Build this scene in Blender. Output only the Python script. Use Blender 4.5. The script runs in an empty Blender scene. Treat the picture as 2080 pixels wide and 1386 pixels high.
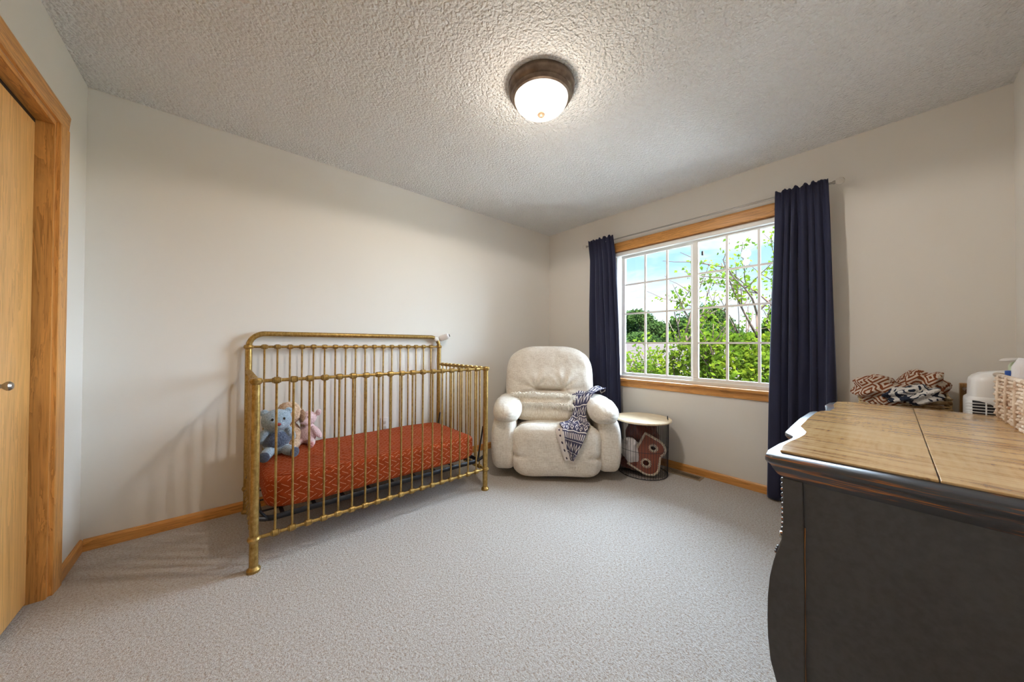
import bpy, bmesh, math, random
from mathutils import Vector, Matrix, noise
PI = math.pi
S = bpy.context.scene
COL = S.collection

# ------------------------------------------------------------------ camera
FPX = 667.15
YAW, PITCH, ROLL = math.radians(49.02), math.radians(0.589), math.radians(0.2945)
fw = Vector((math.cos(PITCH)*math.cos(YAW), math.cos(PITCH)*math.sin(YAW), math.sin(PITCH)))
rt0 = Vector((math.sin(YAW), -math.cos(YAW), 0)); up0 = rt0.cross(fw)
rt = rt0*math.cos(ROLL)+up0*math.sin(ROLL); up = -rt0*math.sin(ROLL)+up0*math.cos(ROLL)
cam_d = bpy.data.cameras.new('camera'); cam = bpy.data.objects.new('camera', cam_d); COL.objects.link(cam)
cam_d.sensor_width = 36; cam_d.lens = FPX/2080*36; cam_d.clip_start = .02; cam_d.clip_end = 500
m = Matrix((rt, up, -fw)).transposed().to_4x4(); m.translation = Vector((0.5676, -2.7713, 1.0927))
cam.matrix_world = m
S.camera = cam

# ------------------------------------------------------------------ exposure
vs = S.view_settings
vs.view_transform = 'Standard'; vs.look = 'None'; vs.gamma = 1; vs.use_curve_mapping = False
vs.exposure = 1.62
S.cycles.use_denoising = True
S.cycles.max_bounces = 10; S.cycles.diffuse_bounces = 6; S.cycles.transparent_max_bounces = 16
S.cycles.sample_clamp_indirect = 6

# ------------------------------------------------------------------ node helper
class NX:
    """tiny expression layer over shader math nodes"""
    def __init__(s, t, v): s.t = t; s.v = v
    def _m(s, op, *o):
        n = s.t.nodes.new('ShaderNodeMath'); n.operation = op
        for i, a in enumerate((s,)+o):
            a = a.v if isinstance(a, NX) else a
            if isinstance(a, (int, float)): n.inputs[i].default_value = a
            else: s.t.links.new(a, n.inputs[i])
        return NX(s.t, n.outputs[0])
    def __add__(s, o): return s._m('ADD', o)
    def __sub__(s, o): return s._m('SUBTRACT', o)
    def __mul__(s, o): return s._m('MULTIPLY', o)
    def lt(s, o): return s._m('LESS_THAN', o)
    def gt(s, o): return s._m('GREATER_THAN', o)
    def fr(s): return s._m('FRACT')
    def fl(s): return s._m('FLOOR')
    def ab(s): return s._m('ABSOLUTE')
    def mod(s, o): return s._m('FLOORED_MODULO', o)
    def mn(s, o): return s._m('MINIMUM', o)
    def mx(s, o): return s._m('MAXIMUM', o)

def mat(name, col=(.8,.8,.8), rough=.6, metal=0., spec=.5, **kw):
    M = bpy.data.materials.new(name); M.use_nodes = True
    b = M.node_tree.nodes['Principled BSDF']
    b.inputs['Base Color'].default_value = (*col, 1); b.inputs['Roughness'].default_value = rough
    b.inputs['Metallic'].default_value = metal; b.inputs['Specular IOR Level'].default_value = spec
    for k, v in kw.items(): b.inputs[k.replace('_', ' ')].default_value = v
    return M
def NT(M): return M.node_tree, M.node_tree.nodes['Principled BSDF']
def coord(t, kind='Object', scale=(1,1,1), rot=(0,0,0)):
    tc = t.nodes.new('ShaderNodeTexCoord'); mp = t.nodes.new('ShaderNodeMapping')
    mp.inputs['Scale'].default_value = scale; mp.inputs['Rotation'].default_value = rot
    t.links.new(tc.outputs[kind], mp.inputs[0]); return mp.outputs[0]
def noi(t, vec, scale, detail=3, rough=.5, dist=0):
    n = t.nodes.new('ShaderNodeTexNoise'); t.links.new(vec, n.inputs['Vector'])
    n.inputs['Scale'].default_value = scale; n.inputs['Detail'].default_value = detail
    n.inputs['Roughness'].default_value = rough; n.inputs['Distortion'].default_value = dist
    return n.outputs['Fac']
def ramp(t, fac, stops):
    r = t.nodes.new('ShaderNodeValToRGB'); t.links.new(fac.v if isinstance(fac, NX) else fac, r.inputs[0])
    e = r.color_ramp.elements
    while len(e) < len(stops): e.new(.5)
    for i, (p, c) in enumerate(stops): e[i].position = p; e[i].color = (*c, 1) if len(c) == 3 else c
    return r.outputs[0]
def mixc(t, fac, a, b):
    n = t.nodes.new('ShaderNodeMix'); n.data_type = 'RGBA'
    for s, v in ((0, fac), (6, a), (7, b)):
        v = v.v if isinstance(v, NX) else v
        if isinstance(v, tuple): n.inputs[s].default_value = (*v, 1)
        elif isinstance(v, (int, float)): n.inputs[s].default_value = v
        else: t.links.new(v, n.inputs[s])
    return n.outputs[2]
def bump(t, b, h, strength=.3, dist=.002):
    n = t.nodes.new('ShaderNodeBump'); n.inputs['Strength'].default_value = strength; n.inputs['Distance'].default_value = dist
    t.links.new(h.v if isinstance(h, NX) else h, n.inputs['Height']); t.links.new(n.outputs[0], b.inputs['Normal'])
def sepuv(t, kind='UV', scale=(1,1,1), rot=(0,0,0)):
    s = t.nodes.new('ShaderNodeSeparateXYZ'); t.links.new(coord(t, kind, scale, rot), s.inputs[0])
    return NX(t, s.outputs[0]), NX(t, s.outputs[1]), NX(t, s.outputs[2])

# ------------------------------------------------------------------ world: sky with clouds
W = bpy.data.worlds.new('sky'); S.world = W; W.use_nodes = True; t = W.node_tree
bg = t.nodes['Background']; bg.inputs['Strength'].default_value = 0.54
SKY_ROT = (0, 0, 0)
x, y, z = sepuv(t, 'Generated')
tc = t.nodes.new('ShaderNodeTexCoord')
mp = t.nodes.new('ShaderNodeMapping'); mp.inputs['Scale'].default_value = (1.2, 1.2, 4.5); mp.inputs['Location'].default_value = (.35, .2, .1)
t.links.new(tc.outputs['Generated'], mp.inputs[0])
base = ramp(t, z, [(0, (.62,.78,.95)), (.25, (.34,.60,.92)), (1, (.14,.36,.80))])
ele = z*.9
cl = NX(t, noi(t, mp.outputs[0], 1.7, 6, .6, .6)) + (y-.35)*.35 - ele*.25
cf = ramp(t, cl, [(.36, (0,0,0)), (.58, (1,1,1))])
skyc = mixc(t, cf, base, (.97,.98,1.0))
t.links.new(skyc, bg.inputs['Color'])

# ------------------------------------------------------------------ sun lamps (high sun over the house; broad glow of the bright hazy sky)
def lamp(name, typ, energy, col, loc=(0,0,0), direction=None, **kw):
    d = bpy.data.lights.new(name, typ); d.energy = energy; d.color = col
    for k, v in kw.items(): setattr(d, k, v)
    o = bpy.data.objects.new(name, d); COL.objects.link(o); o.location = loc
    if direction is not None: o.rotation_euler = Vector(direction).to_track_quat('-Z', 'Y').to_euler()
    return o
lamp('sun', 'SUN', 12.0, (1, .97, .93), (0,0,9), (.2, .3, -1), angle=.02)
lamp('sky_glow', 'SUN', 23.0, (.67, .82, 1.0), (9,0,9), (-1, .18, -.24), angle=math.radians(100))

# ------------------------------------------------------------------ mesh helpers
def BM(): return bmesh.new()
def box(bm, lo, hi):
    vs_ = [bm.verts.new((x, y, z)) for x in (lo[0], hi[0]) for y in (lo[1], hi[1]) for z in (lo[2], hi[2])]
    for f in ((0,1,3,2), (4,6,7,5), (0,4,5,1), (2,3,7,6), (0,2,6,4), (1,5,7,3)): bm.faces.new([vs_[i] for i in f])
    return vs_
def frames(pts):
    ts = []
    for i in range(len(pts)):
        a = pts[max(i-1, 0)]; b = pts[min(i+1, len(pts)-1)]; ts.append((b-a).normalized())
    n = ts[0].orthogonal().normalized(); out = []
    for i, tt in enumerate(ts):
        if i: n = (ts[i-1].rotation_difference(tt) @ n)
        n = (n - tt*n.dot(tt)).normalized(); out.append((tt, n, tt.cross(n)))
    return out
def tube(bm, pts, r, seg=10, cap=True, flat=1.0):
    pts = [Vector(p) for p in pts]; rs = r if isinstance(r, (list, tuple)) else [r]*len(pts)
    rings = []
    for p, q, (tt, n, b) in zip(pts, rs, frames(pts)):
        rings.append([bm.verts.new(p+(n*math.cos(2*PI*k/seg)+b*math.sin(2*PI*k/seg)*flat)*q) for k in range(seg)])
    for A, B in zip(rings, rings[1:]):
        for k in range(seg): bm.faces.new((A[k], A[(k+1)%seg], B[(k+1)%seg], B[k]))
    if cap: bm.faces.new(rings[0][::-1]); bm.faces.new(rings[-1])
    return rings
def lathe(bm, prof, c=(0,0,0), seg=32, axis='z'):
    rings = []
    for r, h in prof:
        ring = []
        for k in range(seg):
            a = 2*PI*k/seg; p = (r*math.cos(a), r*math.sin(a), h)
            if axis == 'x': p = (h, p[0], p[1])
            if axis == 'y': p = (p[1], h, p[0])
            ring.append(bm.verts.new(Vector(c)+Vector(p)))
        rings.append(ring)
    for A, B in zip(rings, rings[1:]):
        for k in range(seg): bm.faces.new((A[k], A[(k+1)%seg], B[(k+1)%seg], B[k]))
    bm.faces.new(rings[0][::-1]); bm.faces.new(rings[-1])
def prism(bm, outline, z0, z1, axis='z'):
    def P(p, h): return {'z': (p[0], p[1], h), 'x': (h, p[0], p[1]), 'y': (p[0], h, p[1])}[axis]
    a = [bm.verts.new(P(p, z0)) for p in outline]; b = [bm.verts.new(P(p, z1)) for p in outline]
    n = len(a)
    for i in range(n): bm.faces.new((a[i], a[(i+1)%n], b[(i+1)%n], b[i]))
    bm.faces.new(a[::-1]); bm.faces.new(b)
def soft(bm, c, h, e=4., n=20, fn=None, rot=None):
    """rounded cushion: a subdivided cube pulled to a superellipsoid, centre c, half sizes h"""
    e = e if isinstance(e, tuple) else (e, e, e)
    vmap = {}
    def V(i, j, k):
        key = (i, j, k)
        if key not in vmap:
            p = Vector((math.sin((2*i/n-1)*PI/2) if 0 else 2*i/n-1, 2*j/n-1, 2*k/n-1))
            s_ = (abs(p.x)**e[0]+abs(p.y)**e[1]+abs(p.z)**e[2])
            ee = (e[0]+e[1]+e[2])/3
            p = p/(s_**(1/ee))
            q = Vector((p.x*h[0], p.y*h[1], p.z*h[2]))
            if fn: q = fn(q, p)
            if rot is not None: q = rot @ q
            vmap[key] = bm.verts.new(q+Vector(c))
        return vmap[key]
    for a in range(n):
        for b in range(n):
            for k, fl in ((0, 1), (n, 0)):
                for g in (lambda u, v: (u, v, k), lambda u, v: (v, k, u), lambda u, v: (k, u, v)):
                    q = [V(*g(a, b)), V(*g(a+1, b)), V(*g(a+1, b+1)), V(*g(a, b+1))]
                    bm.faces.new(q[::-1] if fl else q)
def sheet(bm, rows, close=False):
    vs_ = [[bm.verts.new(p) for p in r] for r in rows]
    uvl = bm.loops.layers.uv.verify(); nr = len(rows)-1; nc = len(rows[0])-1
    for i in range(nr):
        for j in range(nc):
            f = bm.faces.new((vs_[i][j], vs_[i][j+1], vs_[i+1][j+1], vs_[i+1][j]))
            for l, (a, b) in zip(f.loops, ((i, j), (i, j+1), (i+1, j+1), (i+1, j))): l[uvl].uv = (b/nc, a/nr)
def boxuv(bm):
    uvl = bm.loops.layers.uv.verify(); bm.normal_update()
    for f in bm.faces:
        n = f.normal; ax = max(range(3), key=lambda i: abs(n[i])*(1.15 if i == 2 else 1))
        for l in f.loops:
            p = l.vert.co; l[uvl].uv = ((p.x, p.y), (p.x, p.z), (p.y, p.z))[2-ax] if ax != 1 else (p.x, p.z)
MW = {}
def obj(name, bm, material, parent=None, smooth=True, bevel=0, solid=0, sub=0, auto=35, world=True):
    me = bpy.data.meshes.new(name)
    bmesh.ops.recalc_face_normals(bm, faces=bm.faces)
    if parent is not None:
        if world and parent.name in MW and MW[parent.name] is not None: bm.transform(MW[parent.name].inverted())
    bm.to_mesh(me); bm.free()
    o = bpy.data.objects.new(name, me); COL.objects.link(o)
    if parent is not None: o.parent = parent; MW[o.name] = MW.get(parent.name)
    if material: me.materials.append(material)
    if smooth:
        me.polygons.foreach_set('use_smooth', [True]*len(me.polygons))
        if auto: me.set_sharp_from_angle(angle=math.radians(auto))
    if solid: md = o.modifiers.new('solid', 'SOLIDIFY'); md.thickness = solid; md.offset = 0
    if bevel: md = o.modifiers.new('bevel', 'BEVEL'); md.width = bevel; md.segments = 3; md.limit_method = 'ANGLE'; md.angle_limit = math.radians(40)
    if sub: md = o.modifiers.new('sub', 'SUBSURF'); md.levels = md.render_levels = sub
    return o
def tag(o, label, cat, group=None, kind=None):
    if label: o['label'] = label
    if cat: o['category'] = cat
    if group: o['group'] = group
    if kind: o['kind'] = kind
    return o
def thing(name, label, cat, loc=(0,0,0), rz=0, group=None):
    o = bpy.data.objects.new(name, None); COL.objects.link(o); o.empty_display_size = .05
    o.location = loc; o.rotation_euler = (0, 0, rz)
    MW[o.name] = Matrix.Translation(loc) @ Matrix.Rotation(rz, 4, 'Z')
    return tag(o, label, cat, group)
def struct(name, bm, material, parent=None, **kw):
    o = obj(name, bm, material, parent, **kw)
    if parent is None: o['kind'] = 'structure'
    return o
def part(name, label, *a, **kw):
    o = obj(name, *a, **kw)
    if label: o['label'] = label
    return o
def fbm(p, s, o=3): return noise.fractal(Vector(p)*s, 1.0, 2.0, o)
R = random.Random(7)

# ------------------------------------------------------------------ materials
def paint(name, col):
    M = mat(name, col, .75, spec=.25); t, b = NT(M)
    n = noi(t, coord(t), 220, 2); bump(t, b, n, .12, .001)
    return M
M_wall = paint('wall paint', (.76,.73,.68))
M_ceil = mat('textured ceiling', (.88,.89,.885), .9, spec=.1); t, b = NT(M_ceil)
v = t.nodes.new('ShaderNodeTexVoronoi'); v.feature = 'SMOOTH_F1'; v.inputs['Scale'].default_value = 72; v.inputs['Smoothness'].default_value = .5
cn = t.nodes.new('ShaderNodeVectorMath'); cn.operation = 'ADD'
nn = t.nodes.new('ShaderNodeTexNoise'); nn.inputs['Scale'].default_value = 40; c0 = coord(t); t.links.new(c0, nn.inputs['Vector'])
sc_ = t.nodes.new('ShaderNodeVectorMath'); sc_.operation = 'SCALE'; sc_.inputs['Scale'].default_value = .03
t.links.new(nn.outputs['Color'], sc_.inputs[0]); t.links.new(c0, cn.inputs[0]); t.links.new(sc_.outputs[0], cn.inputs[1]); t.links.new(cn.outputs[0], v.inputs['Vector'])
hh = NX(t, v.outputs['Distance'])*-1.0 + NX(t, noi(t, c0, 95, 4, .6))*.8
bump(t, b, hh, 1.0, .015)
M_carpet = mat('carpet', (.6,.55,.5), 1., spec=.05); t, b = NT(M_carpet); c0 = coord(t)
n1 = noi(t, c0, 165, 3, .75); n2 = noi(t, c0, 2.2, 2); n3 = noi(t, c0, 85, 2, .6)
cc = ramp(t, NX(t, n1)*.65+NX(t, n3)*.35, [(.38, (.36,.265,.19)), (.5, (.55,.515,.48)), (.66, (.68,.675,.67))])
cc = mixc(t, NX(t, n2)*.25, cc, (.52,.49,.47))
t.links.new(cc, b.inputs['Base Color']); bump(t, b, NX(t, n1)+NX(t, n3), .7, .012)
b.inputs['Sheen Weight'].default_value = .15
def oak(name, axis='z', c1=(.60,.285,.075), c2=(.36,.145,.03), rough=.38, ring=1.):
    M = mat(name, c1, rough); t, b = NT(M)
    i = 'xyz'.index(axis); sc = [14., 14., 14.]; sc[i] = .9
    c0 = coord(t, 'Object', tuple(sc))
    n = noi(t, c0, 1.6*ring, 5, .62, .8); fine = [90., 90., 90.]; fine[i] = 3.
    n2 = noi(t, coord(t, 'Object', tuple(fine)), 2., 3, .6)
    w = (NX(t, n)*7.).fr()
    f = w*.45+NX(t, n2)*.75
    t.links.new(ramp(t, f, [(.25, c2), (.55, c1), (.9, tuple(min(1, q*1.25) for q in c1))]), b.inputs['Base Color'])
    bump(t, b, n2, .12, .001)
    return M
M_oak_x, M_oak_y, M_oak_z = oak('oak along x', 'x'), oak('oak along y', 'y'), oak('oak upright', 'z')
M_door = oak('oak veneer door', 'z', (.66,.36,.12), (.52,.26,.075), .32, .6)
M_white = mat('white window vinyl', (.78,.77,.74), .4)
M_black = mat('black plastic', (.01,.01,.011), .45)
M_glass = bpy.data.materials.new('window glass'); M_glass.use_nodes = True; t = M_glass.node_tree; t.nodes.clear()
o_ = t.nodes.new('ShaderNodeOutputMaterial'); mx_ = t.nodes.new('ShaderNodeMixShader'); tr = t.nodes.new('ShaderNodeBsdfTransparent'); gl = t.nodes.new('ShaderNodeBsdfGlossy')
tr.inputs[0].default_value = (.97,.98,.97,1); gl.inputs['Roughness'].default_value = .02; fr_ = t.nodes.new('ShaderNodeFresnel'); fr_.inputs[0].default_value = 1.25
t.links.new(fr_.outputs[0], mx_.inputs[0]); t.links.new(tr.outputs[0], mx_.inputs[1]); t.links.new(gl.outputs[0], mx_.inputs[2]); t.links.new(mx_.outputs[0], o_.inputs[0])

# ------------------------------------------------------------------ room shell
L, WD, H = 3.581, 3.19, 2.44
WY0, WY1, WZ0, WZ1 = -2.42, -.885, .735, 2.05        # window opening
TH = .16
bm = BM(); box(bm, (-.9, -WD-.1, -.12), (L+TH, .15, 0)); struct('floor', bm, M_carpet, smooth=False)
bm = BM(); box(bm, (-.9, -WD-.15, H), (L+TH, .15, H+.12)); struct('ceiling', bm, M_ceil, smooth=False)
bm = BM(); box(bm, (-.9, 0, 0), (L+TH, .15, H)); struct('wall_back', bm, M_wall, smooth=False)
bm = BM(); box(bm, (-.9, -WD-.15, 0), (L+TH, -WD, H)); struct('wall_front', bm, M_wall, smooth=False)
bm = BM()
box(bm, (L, -WD, 0), (L+TH, 0, WZ0)); box(bm, (L, -WD, WZ1), (L+TH, 0, H))
box(bm, (L, -WD, WZ0), (L+TH, WY0, WZ1)); box(bm, (L, WY1, WZ0), (L+TH, 0, WZ1)); struct('wall_right', bm, M_wall, smooth=False)
DY0, DY1, DZ = -2.15, -.397, 2.05                      # closet opening
bm = BM()
box(bm, (-.12, DY1, 0), (0, 0, H)); box(bm, (-.12, -WD, 0), (0, DY0, H)); box(bm, (-.12, DY0, DZ), (0, DY1, H)); struct('wall_left', bm, M_wall, smooth=False)
bm = BM(); box(bm, (-.9, -WD, 0), (-.82, 0, H)); struct('wall_closet', bm, M_wall, smooth=False)
# baseboards
BBH, BBT = .062, .013
def bbprof(h=BBH, th=BBT): return [(0, 0), (th, 0), (th, h-.014), (th*.75, h-.006), (th*.4, h), (0, h)]
bm = BM(); prism(bm, [(-a, b_) for a, b_ in bbprof()], BBT, L-BBT, 'x'); struct('baseboard_back', bm, M_oak_x, smooth=False)
bm = BM(); prism(bm, [(L-a, b_) for a, b_ in bbprof()], -WD, 0, 'y'); struct('baseboard_right', bm, M_oak_y, smooth=False)
bm = BM(); prism(bm, [(a, b_) for a, b_ in bbprof()], -.308, 0, 'y'); struct('baseboard_left', bm, M_oak_y, smooth=False)
bm = BM(); prism(bm, [(-WD+a, b_) for a, b_ in bbprof()], 0, L, 'x'); struct('baseboard_front', bm, M_oak_x, smooth=False)
# closet door set: casing, jamb, sliding slab
CW = .088
bm = BM()
for sgn, y0 in ((1, DY1), (-1, DY0)):
    prism(bm, [(0, y0), (.011, y0), (.013, y0+sgn*.006), (.016, y0+sgn*.05), (.018, y0+sgn*(CW-.012)), (.015, y0+sgn*CW), (0, y0+sgn*CW)], 0, DZ+(CW if 0 else 0), 'z')
prism(bm, [(0, DZ), (.011, DZ), (.013, DZ+.006), (.016, DZ+.05), (.018, DZ+CW-.02), (.015, DZ+.072), (0, DZ+.072)], DY0-CW, DY1+CW, 'y') if 0 else None
struct('trim_1', bm, M_oak_z, smooth=False)
bm = BM()
pr = [(0, DZ), (.011, DZ), (.013, DZ+.006), (.016, DZ+.05), (.018, DZ+.066), (.015, DZ+.078), (0, DZ+.078)]
prism(bm, pr, DY0-CW, DY1+CW, 'y'); struct('trim_2', bm, M_oak_y, smooth=False)
bm = BM(); box(bm, (-.12, DY1-.002, 0), (.001, DY1+.0, DZ)); box(bm, (-.12, DY1-.02, 0), (-.001, DY1, DZ)); box(bm, (-.12, DY0, 0), (-.001, DY0+.02, DZ)); struct('trim_3', bm, M_oak_z, smooth=False)
bm = BM(); box(bm, (-.12, DY0+.02, DZ-.02), (-.001, DY1-.02, DZ)); struct('trim_4', bm, M_oak_y, smooth=False)
bm = BM(); box(bm, (-.085, DY0+.02, DZ-.045), (-.05, DY1-.02, DZ-.02)); struct('trim_5', bm, M_black, smooth=False)
bm = BM(); box(bm, (-.078, -1.30, .022), (-.043, DY1-.048, DZ-.045)); d1 = struct('door_1', bm, M_door, bevel=.002)
d1['label'] = 'sliding oak veneer closet door with a small metal knob'; d1['category'] = 'door'
bm = BM(); lathe(bm, [(.011, 0), (.008, .006), (.007, .014), (.012, .018), (.0165, .024), (.0165, .030), (.011, .036), (.001, .038)], (-.044, -.712, .935), 24, 'x')
M_nick = mat('brushed nickel', (.42,.40,.37), .32, 1.)
part('door_knob', 'brushed nickel round knob', bm, M_nick, d1)
bm = BM(); box(bm, (-.118, DY0+.02, .022), (-.085, -1.22, DZ-.045)); struct('door_2', bm, M_door, bevel=.002)

# window -------------------------------------------------------------
XG = L+.075
win = bpy.data.objects.new('window_1', None); COL.objects.link(win); win.location = (L, -1.65, WZ0); MW['window_1'] = Matrix.Translation(win.location)
win['kind'] = 'structure'; win['label'] = 'white sliding window with grids in an oak surround'; win['category'] = 'window'
def frame(bm, x0, x1, y0, y1, z0, z1, w, wb=None, wt=None):
    wb = w if wb is None else wb; wt = w if wt is None else wt
    box(bm, (x0, y0, z0), (x1, y1, z0+wb)); box(bm, (x0, y0, z1-wt), (x1, y1, z1))
    box(bm, (x0, y0, z0+wb), (x1, y0+w, z1-wt)); box(bm, (x0, y1-w, z0+wb), (x1, y1, z1-wt))
bm = BM(); frame(bm, L+.03, L+TH+.01, WY0, WY1, WZ0+.02, WZ1, .035, .03, .035); obj('window_frame', bm, M_white, win, smooth=False, bevel=.003)
GZ0, GZ1 = .812, 1.985
def sash(x0, x1, gy0, gy1, w, wl=None, top=.0):
    bm = BM(); frame(bm, x0, x1, gy0-w, gy1+w, GZ0-.045, GZ1+.03, w, .045, .03); s = obj('sash', bm, M_white, win, smooth=False, bevel=.004)
    bm = BM(); xm = (x0+x1)/2
    for k in (1, 2): yy = gy0+(gy1-gy0)*k/3; box(bm, (xm-.006, yy-.009, GZ0), (xm+.006, yy+.009, GZ1))
    for k in (1, 2, 3): zz = GZ0+(1.17-.0)*k*.256+0; zz = [1.113, 1.412, 1.711][k-1]; box(bm, (xm-.0055, gy0, zz-.008), (xm+.0055, gy1, zz+.008))
    obj('muntin_grid', bm, M_white, s, smooth=False)
    bm = BM(); box(bm, (xm+.008, gy0, GZ0), (xm+.011, gy1, GZ1)); obj('pane', bm, M_glass, s, smooth=False)
    return s
sl = sash(L+.085, L+.115, -1.615, -.978, .04)      # left (outer) sash
sr = sash(L+.045, L+.075, -2.33, -1.690, .045)      # right (inner) sash
bm = BM(); box(bm, (L+.032, -1.735, 1.86), (L+.046, -1.72, 1.895)); part('latch', 'black latch', bm, M_black, sr, smooth=False, bevel=.002)
# white roller cassette under the head
bm = BM(); box(bm, (L-.004, WY0+.004, 1.998), (L+.04, WY1-.004, WZ1-.018)); obj('shade_cassette', bm, M_white, win, smooth=False, bevel=.006)
# oak jamb liner + casings + stool
bm = BM(); box(bm, (L-.002, WY0-.012, WZ1-.004), (L+.06, WY1+.012, WZ1+.012)); box(bm, (L-.002, WY0-.012, WZ0+.02), (L+.03, WY0, WZ1)); box(bm, (L-.002, WY1, WZ0+.02), (L+.03, WY1+.012, WZ1))
obj('jamb_liner', bm, M_oak_y, win, smooth=False)
bm = BM()
def cas(z0, z1): return [(L, z0), (L-.010, z0), (L-.012, z0+.008), (L-.015, z0+.055), (L-.018, z1-.012), (L-.016, z1), (L, z1)]
prism(bm, cas(WZ1-.005, WZ1+.083), WY0-CW, WY1+CW, 'y'); obj('head_casing', bm, M_oak_y, win, smooth=False)
bm = BM()
for s_, y0 in ((1, WY1), (-1, WY0)):
    prism(bm, [(L, y0), (L-.011, y0), (L-.013, y0+s_*.006), (L-.016, y0+s_*.05), (L-.018, y0+s_*.076), (L-.015, y0+s_*CW), (L, y0+s_*CW)], WZ0+.02, WZ1-.005, 'z')
obj('side_casing', bm, M_oak_z, win, smooth=False)
bm = BM(); box(bm, (L-.045, WY0-.09, WZ0), (L+.05, WY1+.09, WZ0+.024)); obj('sill', bm, M_oak_y, win, smooth=False, bevel=.006)
bm = BM(); box(bm, (L-.016, WY0-.08, WZ0-.055), (L, WY1+.08, WZ0)); obj('apron', bm, M_oak_y, win, smooth=False, bevel=.004)

# ------------------------------------------------------------------ ceiling light
M_bronze = mat('aged bronze', (.16,.115,.085), .42, .7); t, b = NT(M_bronze)
t.links.new(ramp(t, noi(t, coord(t, 'Object', (1,1,1)), 24, 4), [(.3, (.115,.08,.06)), (.7, (.23,.17,.125))]), b.inputs['Base Color'])
M_dome = mat('frosted alabaster glass', (.36,.34,.30), .35); t, b = NT(M_dome)
n = noi(t, coord(t, 'Object', (1,1,1)), 7, 3, .5, 1.5)
t.links.new(ramp(t, n, [(.38, (.10,.098,.092)), (.47, (.15,.142,.125)), (.60, (.26,.235,.195)), (.85, (.9,.85,.75))]), b.inputs['Emission Color']); b.inputs['Emission Strength'].default_value = 3.2
b.inputs['Alpha'].default_value = 1
LC = (1.793, -1.583)
lt = thing('ceiling_light', 'flush ceiling light with frosted glass dome and bronze ring', 'ceiling light', (*LC, H))
bm = BM(); lathe(bm, [(.10, H-.002), (.168, H-.001), (.172, H-.008), (.171, H-.030), (.164, H-.045), (.156, H-.050), (.155, H-.058), (.150, H-.068), (.141, H-.072), (.139, H-.066), (.10, H-.05)], (*LC, 0), 64); obj('canopy_ring', bm, M_bronze, lt)
bm = BM(); prof = [(.138, H-.058)]+[(.138*math.cos(a*PI/2/14)**.8, H-.066-.072*math.sin(a*PI/2/14)) for a in range(14)]+[(.004, H-.139)]
lathe(bm, prof, (*LC, 0), 64); obj('glass_dome', bm, M_dome, lt, auto=0)
bm = BM(); lathe(bm, [(.003, H-.136), (.012, H-.138), (.018, H-.143), (.0195, H-.150), (.015, H-.157), (.006, H-.162), (.005, H-.168), (.001, H-.171)], (*LC, 0), 24); obj('finial', bm, mat('finial bronze', (.35,.25,.17), .4, .6), lt)
lamp('ceiling_bulb', 'POINT', 2.0, (1, .86, .72), (*LC, H-.29), shadow_soft_size=.04)
lamp('ceiling_bulb_down', 'SPOT', 13.5, (1, .92, .83), (*LC, H-.185), (0,0,-1), spot_size=math.radians(176), spot_blend=.12, shadow_soft_size=.05)

# ------------------------------------------------------------------ crib
M_brass = mat('aged brass', (.42,.25,.075), .38, .75); t, b = NT(M_brass); c0 = coord(t)
n = noi(t, c0, 55, 4, .65); n2 = noi(t, coord(t, 'Object', (40,40,8)), 3, 3)
t.links.new(ramp(t, NX(t, n)*.6+NX(t, n2)*.4, [(.30, (.19,.105,.028)), (.5, (.38,.24,.07)), (.70, (.56,.39,.15))]), b.inputs['Base Color'])
bump(t, b, n, .15, .001)
CX0, CX1, CYF, CYB = .676, 2.045, -.77, -.045
RF, RB, PR = .905, 1.068, .0185
crib = thing('crib', 'antique brass metal crib against the long wall', 'crib', ((CX0+CX1)/2, (CYF+CYB)/2, 0))
def post(x, y, ztop, rings, cap=False):
    bm = BM(); r = PR
    prof = [(r+.009, 0), (r+.010, .012), (r+.004, .020), (r, .024)]
    for zr in rings: prof += [(r, zr-.014), (r+.005, zr-.011), (r+.009, zr), (r+.005, zr+.011), (r, zr+.014)]
    prof.append((r, ztop))
    if cap: prof[-1] = (r, ztop-.010); prof += [(r+.004, ztop-.006), (r+.010, ztop+.004), (r+.010, ztop+.012), (r+.004, ztop+.020), (.004, ztop+.024)]
    lathe(bm, prof, (x, y, 0), 24); return obj('post', bm, M_brass, crib)
for x in (CX0, CX1): post(x, CYF, RF-.002, (.155,), True)
BT = 1.155
for x in (CX0, CX1): post(x, CYB, RB+.005, (.155, RB))
bm = BM(); rr = .085
arc = [(CX0, CYB, RB)]+[(CX0+rr-rr*math.cos(a*PI/2/10), CYB, BT-rr+rr*math.sin(a*PI/2/10)) for a in range(11)]
arc += [(CX1-rr+rr*math.sin(a*PI/2/10), CYB, BT-rr+rr*math.cos(a*PI/2/10)) for a in range(11)]+[(CX1, CYB, RB)]
tube(bm, arc, .0165, 16); obj('top_bar', bm, M_brass, crib)
def rail(p0, p1, n, r=.0085, first=.082):
    """rail with a collar at each spindle; returns spindle positions"""
    p0, p1 = Vector(p0), Vector(p1); d = (p1-p0); ln = d.length; d.normalize()
    bm = BM(); tube(bm, [p0, p1], r, 12)
    pos = [p0+d*(first+(ln-2*first)*k/(n-1)) for k in range(n)]
    for q in pos:
        tube(bm, [q-d*.019, q-d*.017, q-d*.0135, q-d*.0125, q-d*.011, q+d*.011, q+d*.0125, q+d*.0135, q+d*.017, q+d*.019],
             [r, r+.005, r+.005, r+.001, r+.008, r+.008, r+.001, r+.005, r+.005, r], 14)
    obj('rail', bm, M_brass, crib); return pos
def spindles(a, b):
    for p, q in zip(a, b):
        bm = BM(); tube(bm, [p, q], .0056, 10); obj('spindle', bm, M_brass, crib)
zl = .155
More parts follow.
